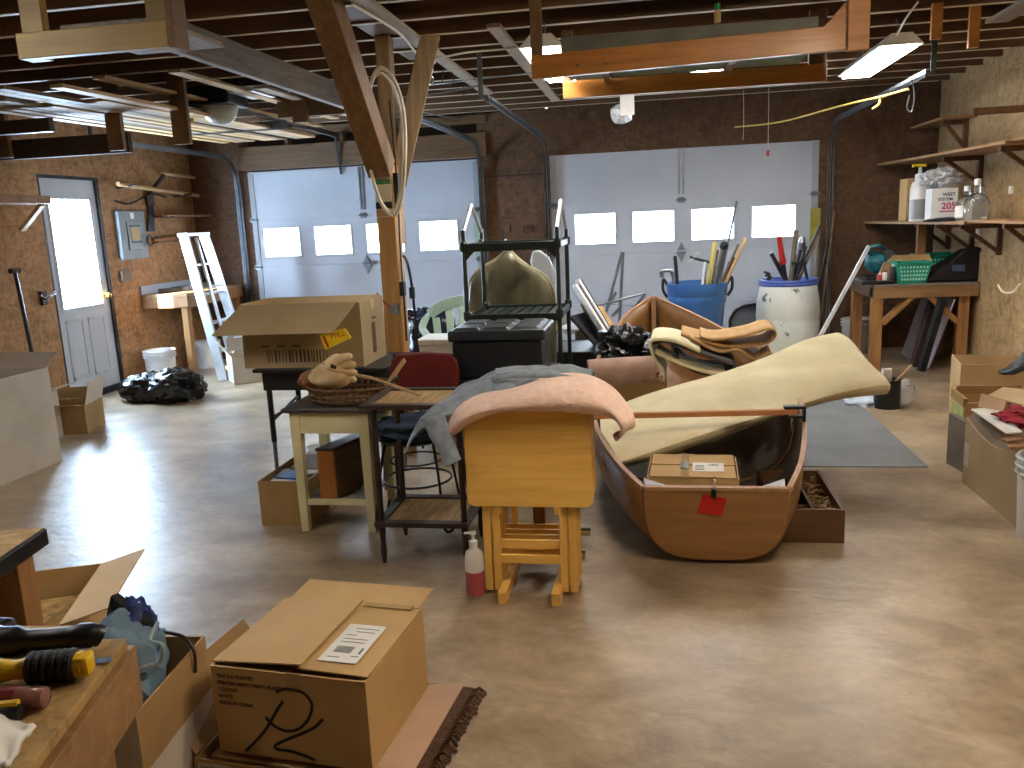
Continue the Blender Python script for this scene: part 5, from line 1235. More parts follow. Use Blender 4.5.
m = MB(); m.tube(spline([AX(998,285,2.74),AX(1003,292,2.73),AX(1013,292,2.73),AX(1020,284,2.74)]), .008, 6); solo(m, 'rope_loop', M_rope, 'rope loop slung on the leaning chipboard sheet', 'rope')

# dark can with brush
p = AZ(890,410,0); q = thing('paint_can', 'dark open can with papers and a stick on the floor', 'can', (p.x,p.y+.09,0)); c = (p.x,p.y+.09,0)
MB().lathe([(0,0),(.09,0),(.09,.20),(.094,.21),(.086,.21),(.084,.02),(0,.02)], c, 24).build('body', M_dksteel, q, smooth=True)
solo(MB().box((c[0]-.01,c[1],.21), (.07,.03,.16), .3), 'paper_roll', M_paper, 'folded white paper stuffed in the dark can', 'paper', bevel=.004)
solo(MB().bar((c[0]+.0,c[1]+.02,.12), (c[0]+.16,c[1]-.0,.31), .025, .012), 'stir_stick', M_lum, 'pale stir stick leaning out of the dark can', 'stick')
m = MB(); m.blob((c[0]+.14,c[1]+.08,.09), (.07,.07,.1), 4, .4, 2.5, 3, .002); solo(m, 'crumpled_bag', M_clearp, 'crumpled clear bag on the floor right of the dark can', 'bag', smooth=True)
m = MB(); m.blob((c[0]-.15,c[1]+.1,.02), (.12,.12,.05), 9, .3, 2.5, 3, .007); solo(m, 'crumpled_bag', mat('pale_blue_film','#b9c6d6','#a5b3c4',.35), 'pale crumpled plastic on the mat left of the dark can', 'bag', smooth=True)

# ================================================================ RIGHT FOREGROUND CARTONS
# long grey-tan carton: near face between two floor points
a, b = AZ(962,482,0), AZ(1016,527,0); d = (b-a).normalized(); n_ = V((-d.y, d.x, 0)); n_ = n_ if n_.x > 0 else -n_
Lb = .80; Wb = .48; ang = math.atan2(-d.y, -d.x)
cc = a + d*Lb/2 + n_*Wb/2
T = frame((cc.x,cc.y,0), math.atan2(d.y,d.x))
r = thing('cardboard_box', 'long grey tan open carton heaped with things at the right edge', 'box', (cc.x,cc.y,0))
ez = AY(964,417,a.y).z
m = MB(T); H = ez; t = .007
ys = -1 if (T.to_3x3() @ V((0,1,0))).dot(n_) > 0 else 1
# near long wall has a sagging curved top edge
N = 10; top = [(-Lb/2+Lb*i/N, H-.05*math.sin(math.pi*min(1,i/N*1.3))-.02*i/N) for i in range(N+1)]
m.prism([(-Lb/2,ys*Wb/2,0)]+[(Lb/2,ys*Wb/2,0)]+[(x,ys*Wb/2,z) for x, z in top[::-1]], (0,-ys*t,0)); m.build('near_wall', M_cartong, r)
m = MB(T); m.bx((-Lb/2,-Wb/2+t,0), (Lb/2,Wb/2-t,.006)); m.build('bottom', M_cartong, r)
m = MB(T); yy = -ys*Wb/2; m.bx((-Lb/2,min(yy,yy+ys*t),.006), (Lb/2,max(yy,yy+ys*t),H)); m.build('far_wall', M_carton, r)
for x in (-Lb/2, Lb/2-t): MB(T).bx((x,-Wb/2+t,.006), (x+t,Wb/2-t,H)).build('end_wall', M_cartong, r)
m = MB(T); g = []
for i in range(11):
    x, z = top[i]; g.append([V((x,ys*(Wb/2-.008),z-.01)), V((x+.01,ys*(Wb/2-.03),z+.02)), V((x+.015,ys*(Wb/2-.065),z+.035))])
m.grid(g); m.build('flap', mat('grey_brown_card','#7d6c58','#6d5d4a',.8), r, solid=.006)
m = MB(T); m.bx((-Lb/2+.01,min(ys*(Wb/2+.001),ys*(Wb/2+.003)),H*.28), (-Lb/2+.07,max(ys*(Wb/2+.001),ys*(Wb/2+.003)),H*.62)); m.build('white_label', M_cartonw, r)
def inb(x, y, z): return T @ V((x, y, z))
solo(MB(T).box((0,0,H-.05), (Lb*.9,Wb*.85,.03)), 'card_stack', M_carton, 'flat cards filling the long grey tan carton', 'cardboard', bevel=.003)
q = [AZ(971,410,H+.045), AZ(997,408,H+.06), AZ(1022,433,H+.05), AZ(1006,434,H+.03)]
solo(MB().prism(q, (0,0,.006)), 'white_card', M_paper, 'white card lying on top of the long carton', 'card')
q = [AZ(978,407,H+.065), AZ(1003,411,H+.065)]; 
r = thing('folded_card', 'pinkish folded card standing behind the white card', 'card', q[0])
tp = [AY(981,394,q[0].y+.02), AY(1006,401,q[1].y+.02)]
MB().prism([q[0], q[1], tp[1], tp[0]], (.004,.006,0)).build('front_leaf', M_cartonp, r)
MB().prism([tp[0], tp[1], tp[1]+V((.09,.02,-.03)), tp[0]+V((.09,.02,-.03))], (0,.005,.004)).build('back_leaf', M_carton, r)
c = AZ(1024,418,H+.07); m = MB(); m.blob(c, (.10,.13,.045), 13, .5, 2.6, 4); solo(m, 'crimson_cloth', M_crimson, 'crimson red cloth on the long carton at the right edge', 'cloth', smooth=True)
for k, (p0, p1) in enumerate((((1004,441),(1040,436)), ((1008,447),(1044,446)))):
    solo(MB().bar(AZ(*p0,H+.02-.012*k), AZ(*p1,H+.03-.012*k), .05, .012), 'wood_strip', M_shelfw, ('upper thin wood strip under the crimson cloth in the long carton', 'lower thin wood strip by the near wall of the long carton')[k], 'strip')
solo(MB().prism([AZ(985,398,H+.09), AZ(1003,388,H+.1), AZ(1040,392,H+.1), AZ(1040,408,H+.08), AZ(1004,408,H+.075)], (0,0,.006)), 'tan_sheet', M_carton2, 'pale tan card sheet behind the crimson cloth', 'card')
# dark grey folded panel at its far end
a2, b2 = AZ(946,463,0), AZ(963,473,0); top2 = AY(946,413,a2.y).z
solo(MB().prism([a2, b2, V((b2.x,b2.y,top2-.01)), V((a2.x,a2.y,top2))], (.03,.012,0)), 'fibre_sheet', M_ply, 'dark grey card panel standing at the far end of the long carton', 'panel', bevel=.002)
# printed carton behind with rounded front
c3 = V((1.98,5.33,0)); hz3 = .30
q = thing('printed_carton', 'yellow green printed carton with a brown rim behind the long carton', 'box', c3)
Pq = [(1.80,5.12),(1.83,5.42),(1.87,5.5),(2.25,5.5),(2.25,5.12)]
m = MB(); ring = [(x,y) for x,y in Pq]
for (xa_,ya_),(xb_,yb_) in zip(ring, ring[1:]+ring[:1]): m.bar((xa_,ya_,hz3/2), (xb_,yb_,hz3/2), .008, hz3)
m.build('sides', M_carton, q)
MB().prism([(x,y,.004) for x,y in Pq], (0,0,.006)).build('bottom', M_carton, q)
m = MB(); m.bar((1.794,5.13,hz3*.48), (1.823,5.41,hz3*.48), .002, hz3*.8); m.build('print', mat('yellow_green_print','#c9cf8e','#8fa24e',.6,scale=7), q)
for (xa_,ya_),(xb_,yb_) in zip(ring[:3], ring[1:4]): MB().bar((xa_,ya_,hz3), (xb_,yb_,hz3+.0), .02, .05).build('rim', M_cartond, q)
solo(MB().box((2.0,5.3,.16), (.26,.24,.16), .2), 'kraft_packet', M_cartonp, 'pinkish packet inside the printed carton', 'packet', bevel=.01)
# tall tan carton further back and flapped carton by wall
p = AZ(962,398,0)
T2 = frame((2.27,6.05,0), R(-10))
carton('tan open carton in front of the leaning chipboard sheet', T2, .42, .40, .39, M_carton2, [('+x',.2,150,0,M_carton)])
T3 = frame((2.30,5.35,.0), R(-12))
carton('tan carton with raised flaps at the right edge behind the crimson cloth', frame((2.40,4.92,0), R(-10)), .40, .44, .42, M_carton, [('-x',.22,120,0,M_carton2),('+y',.2,80),('-y',.16,140)])
m = MB(); m.grid([[AY(998,372,5.0),AY(1008,367,5.0),AY(1032,345,5.0)],[AY(1003,374,4.9),AY(1014,374,4.9),AY(1036,366,4.9)]]); solo(m, 'dark_sheet', M_dksteel, 'dark folded sheet on the flapped carton at the right edge', 'sheet', solid=.01, smooth=True)
# white bucket at right edge
p = AZ(1013,540,0); q = pail('white plastic bucket cut by the right edge of the picture', p.x+.165, p.y+.03, .15, .37)
# ================================================================ LEFT WALL
q = thing('electrical_panel', 'grey metal electrical panel on the left wall beside the door', 'panel', (XL,7.8,1.25))
MB().bx((XL+.001,7.59,1.25), (XL+.05,8.02,1.73)).build('cabinet', mat('panel_grey_enamel', '#7f878c', '#737b80', .5), q, bevel=.004)
MB().bx((XL+.05,7.70,1.34), (XL+.06,7.93,1.62)).build('panel_door', mat('panel_door_grey', '#8d959a', '#81898e', .5), q, bevel=.003)
MB().bx((XL+.06,7.75,1.44), (XL+.064,7.88,1.56)).build('paper_label', M_carton2, q)
for z in (1.42,1.58): MB().bx((XL+.06,7.74,z-.008), (XL+.066,7.90,z+.008)).build('dark_slot', M_dksteel, q)
MB().bx((XL+.05,7.78,1.65), (XL+.053,7.84,1.71)).build('white_sticker', M_paper, q)
solo(MB().bx((XL+.001,7.56,1.04), (XL+.03,7.72,1.15)), 'outlet_box', M_ply, 'small grey outlet box low on the left wall below the electrical panel', 'outlet', bevel=.004)
# shelf board left of the door
q = thing('wall_shelf', 'red brown shelf board on a bracket left of the entry door', 'shelf', (XL+.15,5.9,1.78))
MB().bx((XL+.0,5.2,1.77), (XL+.30,6.35,1.835)).build('plank', M_redwood, q, bevel=.003)
MB().bar((XL+.25,6.30,1.765), (XL+.03,6.30,1.57), .03, .05, (0,1,0)).build('brace', M_lum, q)
p = AX(15,272,-5.1); b = AX(33,357,-4.95)
q = thing('metal_rod', 'dark metal rod leaning against the left wall before the door', 'rod', (-4.9,6.0,0))
d = b-p; e = b + d*((0-b.z)/d.z)
MB().tube([p, e], .016, 8).build('shaft', M_dksteel, q); MB().tube([p+V((0,-.05,.01)), p+V((0,.05,.01))], .022, 8).build('grip', M_dkwood, q)
p = AX(44,298,XL+.02); m = MB(); m.bx((XL+.001,p.y-.03,p.z-.06), (XL+.03,p.y+.03,p.z+.06)); m.tube(spline([(XL+.03,p.y-.05,p.z+.03),(XL+.09,p.y-.08,p.z),(XL+.09,p.y+.06,p.z+.04)]), .012, 6); solo(m, 'wall_hook', M_dkwood, 'dark hook on the left wall beside the leaning rod', 'hook')
# rack of long tools on the left wall
def peg(y, z, l=.22):
    return MB().tube([(XL+.005,y,z), (XL+l,y,z+.02)], .012, 6)
def longtool(label, a, b, r_, m, name):
    return solo(MB().tube([a, b], r_, 8), name, m, label, 'pole')
z1 = AX(150,192,XL+.12)
longtool('pale wooden pole resting on pegs above the electrical panel', (XL+.12,7.55,1.98), (XL+.12,9.0,1.90), .022, M_lum, 'wooden_pole')
solo(peg(7.7,1.95), 'wall_peg', M_dkwood, 'peg under the near end of the pale pole', 'peg'); solo(peg(8.7,1.89), 'wall_peg', M_dkwood, 'peg under the far end of the pale pole', 'peg')
longtool('short pale batten high on the left wall near the corner', (XL+.10,8.35,2.12), (XL+.10,9.0,2.10), .018, M_lum, 'wooden_batten')
solo(MB().bar((XL+.02,8.2,1.90), (XL+.22,8.2,2.09), .03, .04, (0,1,0)), 'shelf_brace', M_dkwood, 'slanting brace under the high batten on the left wall', 'brace')
solo(MB().bx((XL+.002,8.25,1.66), (XL+.26,9.05,1.68)), 'wall_shelf', M_brack, 'upper thin dark shelf in the left back corner', 'shelf')
solo(MB().bx((XL+.002,8.2,1.40), (XL+.06,9.05,1.46)), 'wall_rail', M_brack, 'dark rail on the left wall behind the ladder top', 'rail')
q = thing('shovel', 'old shovel with a ring handle hung along the left wall', 'shovel', (XL+.1,8.3,1.44))
MB().tube([(XL+.1,8.05,1.43),(XL+.1,9.0,1.46)], .018, 8).build('handle', M_redwood, q); MB().tube(arc((XL+.1,8.0,1.43), .05, 0, 330, 14, (0,1,0), (0,0,1)), .012, 6).build('ring_grip', M_dkwood, q)
q = thing('hand_saw', 'dark hand saw hanging beside the electrical panel', 'saw', (XL+.03,8.12,1.6))
MB().prism([(XL+.02,8.1,1.52),(XL+.02,8.22,1.52),(XL+.02,8.25,1.80),(XL+.02,8.17,1.80)], (.006,0,0)).build('blade', M_dksteel, q); MB().bx((XL+.012,8.14,1.78), (XL+.035,8.27,1.90)).build('handle', M_dkwood, q, bevel=.01)
m = MB(); m.tube(spline([(XL+.03,7.60,1.83),(XL+.05,7.8,1.80),(XL+.04,8.2,1.90),(XL+.03,8.5,1.88)]), .01, 6); solo(m, 'drooping_cable', M_black, 'thin dark cable drooping above the electrical panel', 'cable')
# bench against the left wall in the corner
q = thing('work_bench', 'low timber bench in the left back corner with a pale back board', 'bench', (XL+.25,8.5,0))
bx0, bx1, by0, by1, bz = XL+.005, XL+.52, 7.85, 9.05, .88
MB().bx((bx0,by0,bz-.03), (bx1,by1,bz)).build('bench_top', M_tablew, q, bevel=.003)
MB().bx((bx0,by0,bz-.14), (bx1,by0+.035,bz-.031)).build('end_apron', M_redwood, q, bevel=.002)
MB().bx((bx1-.035,by0+.036,bz-.14), (bx1,by1,bz-.031)).build('front_apron', M_redwood, q, bevel=.002)
MB().bx((bx0,by0,bz), (bx0+.02,by1,bz+.09)).build('back_board', M_door, q)
for y in (by0+.075, by1-.06): MB().bx((bx1-.10,y-.04,0), (bx1-.036,y+.04,bz-.031)).build('leg', M_tableleg, q, bevel=.003)
for k, (y, l, mm, nm, lb) in enumerate(((8.1,.2,M_dksteel,'hand_tool','dark hand tool at the near end of the left bench'),(8.35,.24,M_steel,'hand_tool','grey hand tool in the middle of the left bench'),(8.8,.24,M_ply,'hand_tool','grey bundle at the far end of the left bench'))):
    m = MB(); m.bar((XL+.12,y-.1,bz+.025), (XL+.34,y+.12,bz+.03), .05, .045); m.bar((XL+.2,y,bz+.02), (XL+.22,y+.2,bz+.02), .03, .04); solo(m, nm, mm, lb, 'tool', bevel=.006)
p = AZ(156,372,0)
pail('white plaster bucket before the left bench', -4.98, 7.72, .155, .33)
c = (-4.62,8.62,0); q = pail('white bucket under the left bench in the corner', -4.92, 8.55, .14, .30)
solo(MB().bx((-4.68,8.62,0), (-4.45,8.95,.34)), 'dark_box', M_ply, 'dark grey box under the far end of the left bench', 'box', bevel=.006)
# step ladder leaning against the wall over the bench
q = thing('step_ladder', 'white aluminium step ladder leaning over the left bench', 'ladder', (-4.5,7.8,0))
na, nb = AY(184,236,7.72), AY(224,384,7.72); nb.z = 0.0
fa, fb = V((na.x+.0,8.10,na.z)), V((nb.x-.02,8.32,0.0)); na2 = na
for (a, b, nm) in ((na,nb,'near_rail'),(fa,fb,'far_rail')):
    m = MB(); m.bar(a, b, .10, .03, (0,1,0)); m.build('rail', M_alum, q, bevel=.003)
m = MB(); m.bx((na.x-.05,7.68,na.z-.005), (na.x+.07,8.10,na.z+.03)); m.build('top_cap', M_alum, q, bevel=.006)
for k in range(1, 5):
    t = k/5; a, b = na.lerp(nb,t), fa.lerp(fb,t); MB().bar(a+V((0,.012,0)), b+V((0,-.012,0)), .085, .018).build('step', M_alum, q)
for y, yb_ in ((7.78,7.76),(8.0,8.14)): MB().bar((na.x+.09,y,na.z-.02), (nb.x+.12,yb_,.0), .03, .02, (0,1,0)).build('rear_rail', M_alum, q)
for t in (.35,.7): MB().bar(V((na.x+.09,7.78,na.z)).lerp(V((nb.x+.12,7.76,0)),t), V((na.x+.09,8.0,na.z)).lerp(V((nb.x+.12,8.14,0)),t), .02, .02).build('rear_bar', M_alum, q)
# carton beside the ladder
carton('pinkish white carton with raised flaps beside the step ladder', frame((-4.02,7.72,0), R(38)), .36, .32, .28, M_cartonw, [('-y',.16,150),('-x',.16,125),('+y',.15,75),('+x',.15,100)])
cb = [o for o in COL.objects if o.get('label') == 'pinkish white carton with raised flaps beside the step ladder'][0]
Tq = frame((-4.02,7.72,0), R(38)); m = MB(Tq); m.prism([(.0,-.1608,.17),(.05,-.1608,.20),(.05,-.1608,.18),(.12,-.1608,.18),(.12,-.1608,.16),(.05,-.1608,.16),(.05,-.1608,.14)], (0,-.0008,0)); m.build('printed_arrow', M_ink, cb)
# black bags by the door
for k, (a, b, rr, sd, lb) in enumerate(((150,0,(.25,.20,.15),31,'left black bin bag lying by the entry door'),(177,0,(.24,.22,.17),47,'right shinier black bin bag lying by the entry door'))):
    p = AZ(a, 402, 0); y = p.y + .12 + .0*k; c = V((AY(a,390,y).x, y, rr[2]*.62))
    m = MB(); m.blob(c, rr, sd, .34, 1.7, 4, .003, ridge=True); solo(m, 'bin_bag', M_bag, lb, 'bag', smooth=True)
# small carton by the tall one
Tq = frame((-4.50,5.72,0), R(14))
carton('small low tan carton on the floor before the entry door', Tq, .34, .34, .22, M_cartond, [('-y',.13,165,0,M_carton),('+x',.18,105,0,M_cartonw),('-x',.16,130,0,M_cartonw),('+y',.1,70)])
carton('pale carton half hidden behind the tall white carton', frame((-4.62,5.35,0), R(5)), .36, .34, .36, M_cartonw, [('+x',.18,160)])
# tall white-faced carton at the left edge
Tq = frame((-4.32,4.50,0), R(0))
carton('tall pale cardboard carton cut by the left picture edge', Tq, .70, .76, .645, M_cartonw, [('+y',.16,150),('-y',.2,60,0,M_carton)], )

# ================================================================ FOREGROUND LEFT
# big taped carton with the marker letters
fl, fr, br = V((-1.135,1.845,.10)), V((-.685,1.785,.10)), V((-.705,2.205,.10))
ang = math.atan2(fr.y-fl.y, fr.x-fl.x) + R(2); BL, BW, BH = .445, .40, .25
cen = (fl+br)/2; cen = V((cen.x, cen.y, .10))
T = frame(cen, ang)
r = carton('big brown cardboard box marked with two black marker letters in the foreground', T, BL, BW, BH, M_carton, [('-x',.262,3.5),('+x',.195,1.5),('+y',.12,176)])
ib = MB(T); ib.bx((-BL/2+.01,-BW/2+.01,BH-.012), (BL/2-.01,BW/2-.01,BH-.006)); ib.build('inner_flap', M_cartond, r)
Ti = T.inverted(); eyeL = Ti @ EYEP
def on_front(px, py, off=.0006):
    d = (CR*((px-512)/FOC) + CU*(-(py-384)/FOC) + _f); dl = Ti.to_3x3() @ d
    t = (-BW/2 - eyeL.y)/dl.y; q_ = eyeL + dl*t; return V((q_.x, -BW/2-off, q_.z))
def stroke(pts, wd=.0042):
    P = spline([on_front(*p) for p in pts], 6); m = MB(T)
    for a, b in zip(P, P[1:]):
        if (b-a).length > 1e-5: m.bar(a, b+(b-a)*.15, .0008, wd*2, (b-a).cross(V((0,1,0))))
    return m.build('marker_letter', M_ink, r)
stroke([(283,701),(276,712),(266,729),(256,741),(246,751)])
stroke([(276,692),(284,689),(296,690),(306,695),(312,705),(309,718),(300,728),(289,731),(278,728),(270,722),(266,717)])
stroke([(323,719),(315,727),(303,733),(288,739),(276,745),(277,749),(290,751),(303,755),(315,760)])
e1 = V((math.cos(ang), math.sin(ang), 0)); 
for k, (t_, s_) in enumerate((('TRAYS & PRINTED',.0135),('PRINTED HEAVY PARTY PLASTIC TRAYS',.0135),('1 COUNT',.0135),('WHITE',.0135),('MADE IN CHINA',.0135))):
    p = T @ V((-BL/2+.016, -BW/2-.0006, BH-.03-.0195*k)); letters(t_, s_, M_inkf, r, p, e1, (0,0,1), 'printed_line', bold=.0003)
# label on the right flap
zl = BH+.0155
Lq = [T @ V(v) for v in ((.075,-.13,zl),(.175,-.13,zl),(.175,.045,zl),(.075,.045,zl))]
MB(T).bx((.062,-.145,zl-.002), (.172,.055,zl)).build('shipping_label', M_paper, r)
m = MB(T); x = .084; random.seed(4)
while x < .132: wd = random.choice((.0012,.002,.003)); m.bx((x,-.1,zl+.0002), (x+wd,-.066,zl+.0006)); x += wd+random.choice((.0012,.002))
m.bx((.156,-.1,zl+.0002), (.162,-.07,zl+.0006))
for y, a, b in ((-.125,.08,.115),(-.115,.142,.165),(-.045,.08,.15),(-.028,.08,.15),(-.008,.08,.11),(.012,.10,.155),(.03,.09,.16)): m.bx((a,y,zl+.0002), (b,y+.003,zl+.0005))
m.build('label_print', mat('grey_ink','#5d5d5f','#505052',.6), r)
MB(T).bx((.0,-BW/2-.001,BH-.04), (.04,-BW/2-.0002,BH+.004)).build('packing_tape', M_tape, r)
MB(T).bx((.05,BW/2-.035,BH+.012), (.2,BW/2-.012,BH+.0165)).build('packing_tape', M_tape, r)
# shallow open carton it stands on
lx, ly = .50, .47; cen0 = V((cen.x-.03, cen.y+.0, 0)); T0 = frame(cen0, ang)
r = carton('shallow open carton underneath the marked cardboard box', T0, lx, ly, .094, M_cartond, [('+x',.11,174,0,M_cartonp),('-x',.2,128)])
m = MB(T0); m.bx((-.25+.012,-ly/2-.0012,.02), (-.25+.11,-ly/2-.0004,.085)); m.bx((-.25+.15,-ly/2-.0012,.02), (-.25+.21,-ly/2-.0004,.08)); m.build('white_sticker', M_cartonw, r)
for k, t_ in enumerate(('GAS BURNER','STAINLESS')): letters(t_, .013, M_ink, r, T0 @ V((-.25+.02,-ly/2-.0016,.068-.018*k)), e1, (0,0,1), 'printed_line')
m = MB(T0)
for zz in (.02,.055): m.bx((-lx/2+.03,-ly/2+.03,zz), (lx/2-.03,ly/2-.03,zz+.03))
o = m.build('card_filling', M_cartond, r)
# rug with fringe underneath on the right
T1 = frame((cen.x+.10, cen.y+.03, 0), ang)
q = thing('woven_rug', 'brown woven rug with a fringed edge under the foreground boxes', 'rug', (cen.x+.1,cen.y+.03,0))
MB(T1).bx((-.2,-.55,0), (.215,.33,.006)).build('rug_body', M_rug, q)
random.seed(9); m = MB(T1)
for k in range(66):
    y = -.55+.0132*k; a = V((.215,y,.006)); L_ = .03+.02*random.random(); m.tube([a, a+V((L_*.5,random.uniform(-.012,.012),.012)), a+V((L_,random.uniform(-.02,.02),.002))], .006, 5)
f_ = m.build('fringe', M_rug, q); f_['kind'] = 'stuff'
# white-sided carton with blue bags
qa, qb = AZ(201,640,.36), AZ(141,709,.36)
d = (qa-qb); ang2 = math.atan2(d.y, d.x); Lc = d.length+.05
n2 = V((-d.y, d.x, 0)).normalized(); cm = (qa+qb)/2 + n2*.16
T2 = frame((cm.x,cm.y,0), ang2)
lb = 'white sided carton stuffed with blue cloth beside the workbench'
r = carton(lb, T2, Lc, .32, .36, M_cartond, [])
MB(T2).bx((-Lc/2+.01,-.1612,.02), (Lc/2,-.1604,.20)).build('white_side_panel', M_cartonw, r)
MB(T2).bx((-Lc/2-.0012,-.158,.01), (-Lc/2-.0004,.16,.355)).build('white_end_panel', M_cartonw, r)
solo(MB(T2).tube(spline([V((Lc/2-.09,-.166,.30)), V((Lc/2-.09,-.168,.368)), V((Lc/2-.07,-.12,.40)), V((Lc/2-.06,-.0,.41))]), .005, 6), 'string', M_dkwood, 'dark string hanging over the side of the white sided carton', 'string')
m = MB(T2); m.blob((.02,.0,.365), (.15,.115,.13), 15, .3, 2.2, 4, .01); solo(m, 'blue_cloth_bag', M_bluebag, 'light blue cloth bag stuffed into the white sided carton', 'bag', smooth=True)
m = MB(); m.tube(spline([AY(158,622,1.72),AY(150,640,1.68),AY(162,645,1.64),AY(160,662,1.64),AY(142,668,1.62),AY(135,678,1.64)]), .005, 6); solo(m, 'drawstring', mat('pale_blue_cord','#9db0b5','#8a9da2',.8), 'pale drawstring of the blue cloth bag', 'cord')
pf = AY(143,640,1.86); m = MB(); m.blob((pf.x-.01,pf.y,.40), (.05,.05,.12), 5, .3, 3, 4); solo(m, 'foil_pack', M_foil, 'shiny blue foil pack standing behind the blue cloth bag', 'pack', smooth=True)
a, b, c_ = AY(110,595,1.84), AY(146,624,1.84), AY(98,650,1.80)
m = MB(); m.prism([a, b, V((b.x,b.y,.05)), V((c_.x,c_.y,.05)), c_], (.012,.02,0)); solo(m, 'black_folder', mat('black_fabric','#222225','#19191c',.8), 'black pointed fabric case standing behind the blue foil pack', 'case', bevel=.004)
# open carton behind the bench
T4 = frame((-1.93,2.03,0), R(-8))
qb = AZ(103,563,.33); qf = AZ(58,628,.33); ql = AZ(-40,590,.33)
d = qf-qb; ang4 = math.atan2(d.y, d.x); w4 = d.length
ex = V((math.cos(ang4), math.sin(ang4), 0)); ey = V((-ex.y, ex.x, 0))
if (ql-qb).dot(ey) > 0: pass
Lx = max(w4, .40); Wy = .62
sgn = 1 if (ql-qb).dot(ey) > 0 else -1
cm = qb + ex*Lx/2 + ey*sgn*Wy/2
T4 = frame((cm.x,cm.y,0), ang4)
side_near = '-y' if sgn > 0 else '+y'
r = carton('large open tan carton behind the workbench on the left', T4, Lx, Wy, .33, M_carton, [(side_near,.15,166,0,M_carton2)])
solo(MB(T4).box((0,0,.22), (Lx*.8,Wy*.8,.03), .1), 'chipboard_offcut', M_osby, 'chipboard offcut lying inside the large open carton', 'board', bevel=.002)
# small black edged table
q = thing('side_table', 'small chipboard topped table with a black edge at the left picture border', 'table', (-2.0,1.6,0))
ca, cb_ = AZ(44,532,.70), AZ(0,562,.70)
d = (cb_-ca); d.z = 0; d.normalize(); e_ = V((d.y,-d.x,0)); e_ = e_ if e_.x < 0 else -e_
A, B = ca, ca+d*.6; Cc, Dd = B+e_*.6, ca+e_*.6
up = V((0,0,.022))
MB().prism([A,B,Cc,Dd], (0,0,.012)).build('tabletop', M_osby, q)
for s_, t_ in ((A,B),(B,Cc),(Cc,Dd),(Dd,A)): MB().bar(s_-V((0,0,.012)), t_-V((0,0,.012)), .02, .045).build('edge_band', M_black, q, bevel=.004)
for s_ in (A,B,Cc,Dd):
    p = s_ + ((A+Cc)/2 - s_).normalized()*.085
    MB().box((p.x,p.y,.335), (.075,.07,.67), math.atan2(d.y,d.x)).build('leg', M_tableleg, q, bevel=.003)
    MB().box((p.x-.03,p.y-.045,.335), (.03,.012,.668), math.atan2(d.y,d.x)).build('leg_strip', M_black, q)
# ---- workbench with hand tools
q = thing('workbench', 'rough chipboard topped workbench in the bottom left corner', 'bench', (-1.2,.8,0))
bt = .85
P1, P2, P3, P4 = V((-.818,1.085,bt)), V((-.712,.66,bt)), V((-1.7,.45,bt)), V((-1.8,.98,bt))
dn = V((0,0,-.02))
MB().prism([P1,P4,P3,P2], (0,0,-.018)).build('bench_top', M_osby, q, bevel=.002)
for a, b in ((P1,P2),(P2,P3),(P3,P4),(P4,P1)):
    c_ = (P1+P3)/2; ii = V(((c_.x-a.x)*.02,(c_.y-a.y)*.02,0)); MB().bar(a+ii*.5+V((0,0,-.066)), b+ii*.5+V((0,0,-.066)), .035, .095).build('apron', M_tablew, q, bevel=.002)
for a in (P1,P2,P3,P4):
    c_ = (P1+P3)/2; d = (c_-a); d.z = 0; p = a + d.normalized()*.075; MB().box((p.x,p.y,.415), (.085,.04,.83), math.atan2((P2-P1).y,(P2-P1).x)).build('leg', M_redwood, q, bevel=.003)
i1, i2 = P1.lerp(P2,.12), P1.lerp(P2,.95); off = (P3-P2).normalized()*.03
MB().prism([i1+off+V((0,0,-.115)), i2+off+V((0,0,-.115)), i2+off+V((0,0,-.6)), i1+off+V((0,0,-.6))], off*.4).build('side_panel', M_tablew, q)
# black handled brush
def ben(px, py, h=0): return AZ(px, py, bt+h)
q = thing('black_brush', 'black handled brush lying at the back of the workbench', 'brush', ben(60,640,.0))
P = [ben(-30,640,.02), ben(0,641,.022), ben(25,640,.021), ben(55,639,.022), ben(80,636,.024), ben(95,635,.022), ben(101,636,.018)]
MB().tube(spline(P,4), [.026]*4+[.022]*4+[.016]*4+[.0165]*4+[.019]*4+[.017]*4+[.007], 12).build('handle', M_black, q, smooth=True)
MB().box(ben(-20,632,.02), (.10,.05,.035)).build('head', M_black, q, bevel=.01)
q = thing('wooden_batten', 'pale thin batten behind the black brush on the workbench', 'batten', ben(40,630))
MB().bar(ben(0,634,.012), ben(72,634,.012), .016, .02).build('batten', M_lum, q)
# yellow and black roller tool
q = thing('yellow_tool', 'yellow handled tool with a black ribbed grip on the workbench', 'tool', ben(45,668))
a, b = ben(0,671,.022), ben(88,663,.022); ax = (b-a).normalized()
L_ = (b-a).length; M3 = ax.to_track_quat('Z','Y').to_matrix()
MB().lathe([(0,-.05),(.017,-.05),(.017,.0),(.0135,L_*.18),(.016,L_*.3),(.017,L_*.95),(0,L_*.95)], a, 16, M3).build('yellow_body', M_yellow, q, smooth=True)
prof = [(.012,L_*.33)]
for k in range(6):
    z = L_*(.33+.09*k); prof += [(.0215,z+.001),(.023,z+.003),(.023,z+L_*.065),(.0195,z+L_*.075),(.0195,z+L_*.085)]
prof += [(.012,L_*.88)]
MB().lathe(prof, a, 18, M3).build('ribbed_grip', mat('black_rubber','#1b1b1c','#141415',.55), q)
MB().box(a+ax*L_*.94, (.03,.03,.026), 0, M3).build('yellow_end', M_yellow, q, bevel=.006)
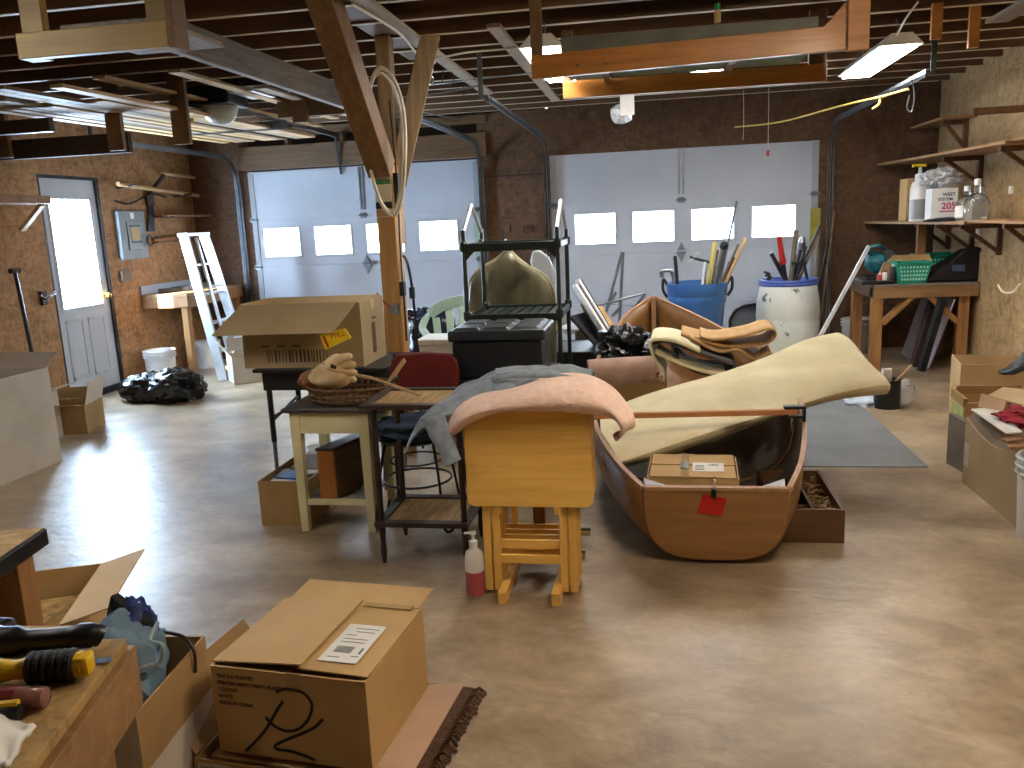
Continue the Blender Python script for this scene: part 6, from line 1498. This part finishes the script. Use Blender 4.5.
# screwdrivers
q = thing('screwdriver', 'screwdriver with a clear red handle on the workbench', 'screwdriver', ben(20,700))
a, b = ben(-25,700,.016), ben(48,697,.016); ax = (b-a).normalized(); L_ = (b-a).length; M3 = ax.to_track_quat('Z','Y').to_matrix()
MB().lathe([(0,0),(.014,.002),(.0155,.01),(.0155,L_*.72),(.012,L_*.78),(.0145,L_*.85),(.014,L_*.97),(.009,L_),(0,L_)], a, 10, M3).build('handle', M_redclear, q, smooth=True)
MB().lathe([(.0158,L_*.2),(.0158,L_*.6)], a, 10, M3).build('dark_band', mat('dark_red_band','#7a1d18','#6b1814',.3), q)
MB().tube([a, a-ax*.12], .0035, 8).build('shank', M_chrome, q)
q = thing('screwdriver', 'black and yellow handled screwdriver in front of the red one', 'screwdriver', ben(10,710))
a, b = ben(-30,716,.013), ben(21,712,.013); ax = (b-a).normalized(); L_ = (b-a).length; M3 = ax.to_track_quat('Z','Y').to_matrix()
MB().lathe([(0,0),(.013,.0),(.013,L_*.85),(.011,L_),(0,L_)], a, 8, M3).build('handle', M_black, q); MB().tube([a+V((0,0,.011)), a+ax*L_*.95+V((0,.002,.011))], .006, 8).build('yellow_stripe', M_yellow, q)
g = []
for j in range(9):
    row = []
    for i in range(9):
        p = ben(-30,722).lerp(ben(37,726),i/8).lerp(ben(-30,775).lerp(ben(8,770),i/8), j/8); row.append(p + V((0,0,.006+.014*math.sin(i*.7)*math.sin(j*.6+1)**2+.004*noise.noise(V((i,j,2))))))
    g.append(row)
solo(MB().grid(g), 'white_rag', M_paper, 'white folded paper towel at the bottom left corner of the workbench', 'towel', smooth=True, solid=.008, off=1)
solo(MB().hexa([ben(93,664,.0005),ben(112,661,.0005),ben(112,657,.0005),ben(92,659,.0005),ben(93,664,.003),ben(112,661,.004),ben(112,657,.004),ben(92,659,.003)]), 'metal_scraper', M_steel, 'thin metal scraper tip lying right of the yellow tool', 'scraper')
# ================================================================ LIGHT, CAMERA
w = bpy.data.worlds.new('outdoors'); SC.world = w; w.use_nodes = True
w.node_tree.nodes['Background'].inputs['Color'].default_value = (.8,.9,1,1); w.node_tree.nodes['Background'].inputs['Strength'].default_value = 1.0
s = bpy.data.lights.new('sun', 'SUN'); s.energy = 80; s.angle = R(1.0); s.color = (1,.95,.88)
so = bpy.data.objects.new('sun', s); COL.objects.link(so)
so.rotation_euler = V((.42, 1.1, -.72)).to_track_quat('-Z', 'Y').to_euler(); so.location = (-8, 2, 5)
cam = bpy.data.cameras.new('camera'); cam.sensor_width = 36; cam.lens = FOC*36/1024; cam.clip_start = .02
co = bpy.data.objects.new('camera', cam); COL.objects.link(co)
M = Matrix((CR, CU, -_f)).transposed().to_4x4(); M.translation = EYEP; co.matrix_world = M
SC.camera = co
SC.view_settings.view_transform = 'Standard'; SC.view_settings.look = 'None'; SC.view_settings.exposure = 1.2; SC.view_settings.gamma = 1; SC.view_settings.use_curve_mapping = False
SC.cycles.use_denoising = True
SC.cycles.max_bounces = 6; SC.cycles.diffuse_bounces = 4
SC.cycles.sample_clamp_indirect = 8
